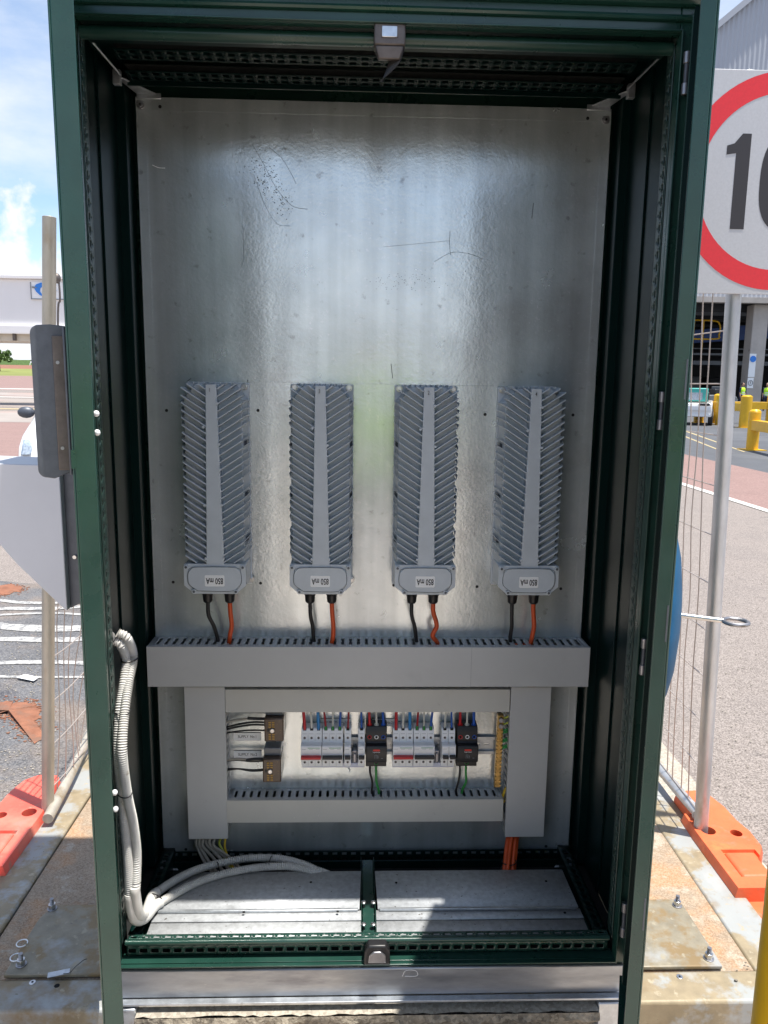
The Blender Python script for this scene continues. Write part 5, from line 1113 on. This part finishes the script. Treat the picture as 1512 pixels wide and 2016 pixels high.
# people
def person(label, loc, face, vest, sc=1, arms='down'):
    t = empty('person', (0, 0, 0), label, 'person')
    V = [(0,0,.93),(0,0,1.12),(0,0,1.38),(0,0,1.48),(0,.01,1.56),
         (.17,0,1.40),(.22,.0,1.14),(.22,-.06,.92),(.22,-.09,.83),(-.17,0,1.40),(-.22,.0,1.14),(-.22,-.06,.92),(-.22,-.09,.83),
         (.10,0,.90),(.11,-.01,.50),(.11,.02,.08),(.12,-.13,.03),(-.10,0,.90),(-.11,-.01,.50),(-.11,.02,.08),(-.12,-.13,.03)]
    if arms == 'up':
        V[6] = (.26,-.10,1.16); V[7] = (.13,-.26,1.28); V[8] = (.09,-.30,1.36); V[10] = (-.26,-.10,1.16); V[11] = (-.13,-.26,1.28); V[12] = (-.09,-.30,1.36)
    E = [(0,1),(1,2),(2,3),(3,4),(2,5),(5,6),(6,7),(7,8),(2,9),(9,10),(10,11),(11,12),(0,13),(13,14),(14,15),(15,16),(0,17),(17,18),(18,19),(19,20)]
    RR = [(.16,.11),(.15,.11),(.17,.11),(.065,.06),(.055,.055),(.065,.06),(.05,.048),(.036,.034),(.03,.02),(.065,.06),(.05,.048),(.036,.034),(.03,.02),(.10,.10),(.065,.065),(.05,.05),(.045,.035),(.10,.10),(.065,.065),(.05,.05),(.045,.035)]
    def skin(name, m, grow=0, only=None, parent=t):
        idx = list(range(len(V))) if only is None else only
        me = bpy.data.meshes.new(name); me.from_pydata([V[i] for i in idx], [(idx.index(a), idx.index(c)) for a, c in E if a in idx and c in idx], [])
        o = bpy.data.objects.new(name, me); C.objects.link(o); o.parent = parent; me.materials.append(MT[m])
        md = o.modifiers.new('skin', 'SKIN'); md.use_smooth_shade = True
        for i, k in enumerate(idx): me.skin_vertices[0].data[i].radius = (RR[k][0]+grow, RR[k][1]+grow)
        me.skin_vertices[0].data[0].use_root = True
        sd = o.modifiers.new('sub', 'SUBSURF'); sd.levels = 1; sd.render_levels = 2; return o
    body = skin('body', 'skin'); skin('trousers', 'navy', .012, [0,13,14,15,17,18,19]); skin('shirt', 'navy' if vest else 'greysteel', .008, [1,2,5,6,9,10])
    def torso(name, m, g):
        rr = [(.84, .165, .12), (.95, .160, .118), (1.08, .158, .115), (1.22, .178, .122), (1.34, .195, .120), (1.41, .165, .10), (1.45, .10, .075), (1.475, .065, .06)]
        b = MB(); n = 28; vs = [((rx+g)*math.cos(2*math.pi*i/n), (ry+g)*math.sin(2*math.pi*i/n), z) for z, rx, ry in rr for i in range(n)]
        b.add(vs, [(j*n+i, j*n+(i+1) % n, (j+1)*n+(i+1) % n, (j+1)*n+i) for j in range(len(rr)-1) for i in range(n)]+[tuple(range(n))[::-1], tuple(range((len(rr)-1)*n, len(rr)*n))]); return b.build(name, m, t)
    torso('shirt_body', 'navy', .012)
    for a_, c_ in ((5, 6), (9, 10)):
        b = MB(); b.ball(V[a_], .078, 14); b.cyl(V[a_], V[c_], .074, 18, .062); b.build('sleeve', 'navy', t)
    if vest:
        ve = torso('vest', vest, .022)
        for z_ in (1.0, 1.12):
            b = MB(); n = 32; b.add([((.183+q)*math.cos(2*math.pi*i/n), (.143+q)*math.sin(2*math.pi*i/n), z) for z, q in ((z_, 0), (z_+.05, .001)) for i in range(n)], [(i, (i+1) % n, n+(i+1) % n, n+i) for i in range(n)]); b.build('reflective_band', 'label', ve)
    b = MB(); b.ball((0, -.015, 1.655), .105, 18, (.80, .95, 1.12)); hd = b.build('head', 'skin', t)
    b = MB(); b.ball((0, -.118, 1.645), .02, 8, (.7, 1, 1.2)); b.build('nose', 'skin', hd)
    for s in (-1, 1):
        b = MB(); b.ball((s*.034, -.103, 1.672), .012, 8); b.build('eye', 'ink', hd)
        b = MB(); b.ball((s*.086, -.005, 1.65), .022, 8, (.4, .8, 1.2)); b.build('ear', 'skin', hd)
        for q in range(5):
            hx, hy, hz = V[8] if s > 0 else V[12]; b = MB()
            if arms == 'up': b.tube([(hx-s*.005*q, hy-.01, hz+.01), (hx-s*(.01+.008*q), hy-.045, hz+.03), (hx-s*(.02+.01*q), hy-.06, hz+.01)], .008, 6)
            else: b.tube([(hx+.0, hy+.03-.016*q, hz-.02), (hx-s*.01, hy+.02-.018*q, hz-.065), (hx-s*.02, hy+.01-.018*q, hz-.09)], .008, 6)
            b.build('finger' if q else 'thumb', 'skin', t)
    b = MB(); b.ball((0, .012, 1.69), .108, 16, (.86, .96, 1.02)); b.build('hair', 'hair', hd)
    b = MB(); b.box(-.04, .04, -.114, -.108, 1.605, 1.612); b.build('mouth', 'redlabel', hd)
    for s in (-1, 1):
        b = MB(); b.prism([(.04, 0), (-.20, 0), (-.20, .05), (-.05, .10), (.06, .11)], 'x', s*.11-.045, s*.11+.045); b.build('boot', 'black', t, bev=.02)
    t.location = loc; t.rotation_euler = (0, 0, face); t.scale = (sc, sc, sc); return t
p = at(1462, 765, Y=49); person('person in a yellow green vest standing behind the concrete column edge', (p.x-.0, 49, G), R(20), 'hivis')
p = at(1503, 765, Y=47); person('person in a yellow green vest at the right picture edge', (p.x+.25, 47, G), R(-30), 'hivis')
person('person in a yellow green vest facing the open cabinet', (.03, -2.0, G-.0), R(180), 'hivis', 1.0, 'down')

# ------------------------------------------------------------------ background left
ab = empty('boarding_bridge', (-20, 40, 3), 'white airport boarding bridge with a blue bird emblem at the left', 'boarding bridge')
b = MB(); b.box(-40, -11.2, 40, 43.2, 3.75, 6.25); b.build('tunnel', 'aero', ab, bev=.06)
b = MB(); b.box(-40, -11.0, 39.8, 43.4, 6.25, 6.42).box(-40, -11, 39.85, 40.0, 3.5, 3.9); b.build('edge_trim', 'aero', ab, bev=.02)
b = MB(); b.box(-40, -11, 40.2, 43, 3.12, 3.5); b.build('under_beam', 'cream', ab)
b = MB()
for k in range(30): b.box(-39+k*.95, -38.85+k*.95, 40.05, 40.2, 3.15, 3.5)
b.build('stiffeners', 'hood', ab)
b = MB()
for x in (-17.3, -14): b.ball((x, 40.6, 6.5), .22, 12, (1.4, 1, .7))
b.build('roof_domes', 'aero', ab)
b = MB(); b.box(-16.95, -13.2, 39.93, 39.98, 5.28, 6.1); lp = b.build('emblem_panel', 'label', ab)
b = MB()
for a in ((-16.97, -16.93, 39.9, 39.93, 5.26, 6.1), (-16.97, -13.2, 39.9, 39.93, 5.24, 5.28)): b.box(*a)
b.build('panel_edge', 'greyink', lp)
b = MB(); b.prism([(-16.78, 5.82), (-16.66, 5.98), (-16.42, 6.07), (-16.0, 6.05), (-16.25, 5.95), (-16.46, 5.8), (-16.5, 5.65), (-16.38, 5.45), (-16.26, 5.33), (-16.5, 5.45), (-16.68, 5.62), (-16.74, 5.74)], 'y', 39.88, 39.92); b.build('blue_bird', 'logoblue', lp)
b = MB(); b.prism([(-16.9, 5.88), (-16.74, 5.87), (-16.6, 5.80), (-16.72, 5.79), (-16.86, 5.80)], 'y', 39.87, 39.92).prism([(-16.2, 5.84), (-15.6, 5.66), (-16.15, 5.76)], 'y', 39.87, 39.92); b.build('grey_bird_head', 'greyink', lp)
for x in (-36, -27):
    b = MB(); b.cyl((x, 41.6, G), (x, 41.6, 3.2), .35, 20); b.build('support_leg', 'aero', ab)
# rotunda light and cable on its end
sd_ = MB(); p = at(112, 548, Y=8); sd_.ball((p.x, 8, p.z), .05, 14, (.9, .9, 1.2)); sd_.tube([(p.x+.02, 8, p.z), (at(118, 590, Y=8).x, 8, at(118, 590, Y=8).z), (at(114, 640, Y=8).x, 8, at(114, 640, Y=8).z), (at(114, 900, Y=8).x, 8, G)], .012, 8)
tag(sd_.build('pole_lamp', 'hood'), 'slim pole with a small dark lamp head behind the left fence post', 'lamp')
# tree
def tree(label, x, y, h, cr, gz=0):
    t = empty('tree', (x, y, gz), label, 'tree', 'trees at the edge of the airfield')
    b = MB(); b.cyl((x, y, gz), (x, y, gz+h*.55), .5, 10, .25)
    for k in range(5):
        a = k*1.26; b.cyl((x, y, gz+h*.4), (x+cr*.6*math.cos(a), y+cr*.6*math.sin(a), gz+h*.75), .22, 8, .08)
    b.build('trunk', 'bark', t)
    b = MB(); rng = random.Random(int(x*7))
    cl = [(rng.gauss(0, cr*.4), rng.gauss(0, cr*.4), h*.72+rng.gauss(0, h*.12)) for _ in range(16)]
    for k in range(1500):
        c = rng.choice(cl); d = Vector((rng.gauss(0, 1), rng.gauss(0, 1), rng.gauss(0, .8))).normalized()*cr*.3*rng.random()**.4
        q = Vector((x+c[0], y+c[1], gz+c[2]))+d; u = Vector((rng.gauss(0,1), rng.gauss(0,1), rng.gauss(0,1))).normalized()*.35; v = u.orthogonal().normalized()*.25
        b.add([q-u, q+v, q+u, q-v], [(0,1,2,3)])
    b.build('crown', 'leaf', t, smooth=False)
tree('green bushy tree standing on the airfield edge at the far left', at(-4, 700, Y=250).x, 250, 6.5, 3.6, 3.0)
tree('smaller green tree left of the picture edge on the airfield', at(-60, 700, Y=260).x, 260, 7, 4, 3.3)
# car
def car():
    t = empty('parked_car', (0, 0, 0), 'white parked car whose bonnet shows behind the steel hood', 'car')
    prof = [(-2.1, .35), (-2.15, .62), (-2.02, .80), (-1.75, .90), (-.95, 1.02), (-.25, 1.45), (1.1, 1.47), (1.85, 1.05), (2.15, .98), (2.2, .45), (2.1, .32)]
    b = MB(); n = len(prof); ys = [(-.86, .86), (-.80, 1.0), (-.4, 1.02), (0, 1.03), (.4, 1.02), (.80, 1.0), (.86, .86)]
    vs = []
    for y, k in ys:
        for x, z in prof: vs.append((x*(1-.045*abs(y)**2), y*(1 if z < 1.1 else .84), .32+(z-.32)*(1-.05*abs(y)**3)))
    fs = [(j*n+i, j*n+(i+1) % n, (j+1)*n+(i+1) % n, (j+1)*n+i) for j in range(len(ys)-1) for i in range(n)]+[tuple(range(n)), tuple(range((len(ys)-1)*n, len(ys)*n))[::-1]]
    b.add(vs, fs); b.build('body', 'carwhite', t, bev=.05, seg=3)
    b = MB(); b.hexa([(-.93, -.66, 1.035), (-.93, .66, 1.035), (-.88, .66, 1.03), (-.88, -.66, 1.03), (-.30, -.6, 1.44), (-.30, .6, 1.44), (-.25, .6, 1.43), (-.25, -.6, 1.43)]); b.build('windscreen', 'glass', t)
    for s in (-1, 1):
        b = MB(); b.prism([(-.8, 1.04), (-.22, 1.38), (1.05, 1.40), (1.6, 1.05)], 'y', s*.80-.012, s*.80+.012); b.build('side_window', 'glass', t)
        b = MB(); b.hexa([(-2.10, s*.78-.06, .68), (-1.78, s*.84-.03, .72), (-1.74, s*.84+.02, .72), (-2.06, s*.78+.05, .68), (-2.02, s*.76-.06, .80), (-1.68, s*.84-.03, .87), (-1.65, s*.84+.02, .87), (-1.99, s*.76+.05, .80)]); b.build('headlight', 'lamp', t, bev=.02)
        b = MB(); b.ball((-.62, s*.96, 1.07), .10, 14, (.6, 1, .7)); b.build('wing_mirror', 'hood_dark', t)
        for x in (-1.35, 1.35):
            b = MB(); b.cyl((x, s*.68, .32), (x, s*.87, .32), .32, 28); wh = b.build('wheel', 'tyre', t, bev=.03)
            b = MB(); b.cyl((x, s*.87, .32), (x, s*.885, .32), .20, 20); b.build('rim', 'zinc', wh)
    b = MB(); b.box(-2.17, -2.12, -.45, .45, .50, .66); b.build('grille', 'ink', t)
    return t
cr_ = car(); p = at(55, 890, Y=6.0); cr_.location = (-3.26, 8.77, G); cr_.rotation_euler = (0, 0, R(104.5))
# yellow bollard close at the right
p = at(1499, 1920, Y=-.45)
bl = empty('yellow_bollard', (p.x+.055, -.45, G), 'yellow round bollard at the lower right corner', 'bollard')
b = MB(); b.cyl((p.x+.055, -.45, G), (p.x+.055, -.45, .98), .055, 32); b.cyl((p.x+.055, -.45, .98), (p.x+.055, -.45, 1.0), .055, 32, .03); b.build('post', 'yellowsteel', bl, bev=.004)
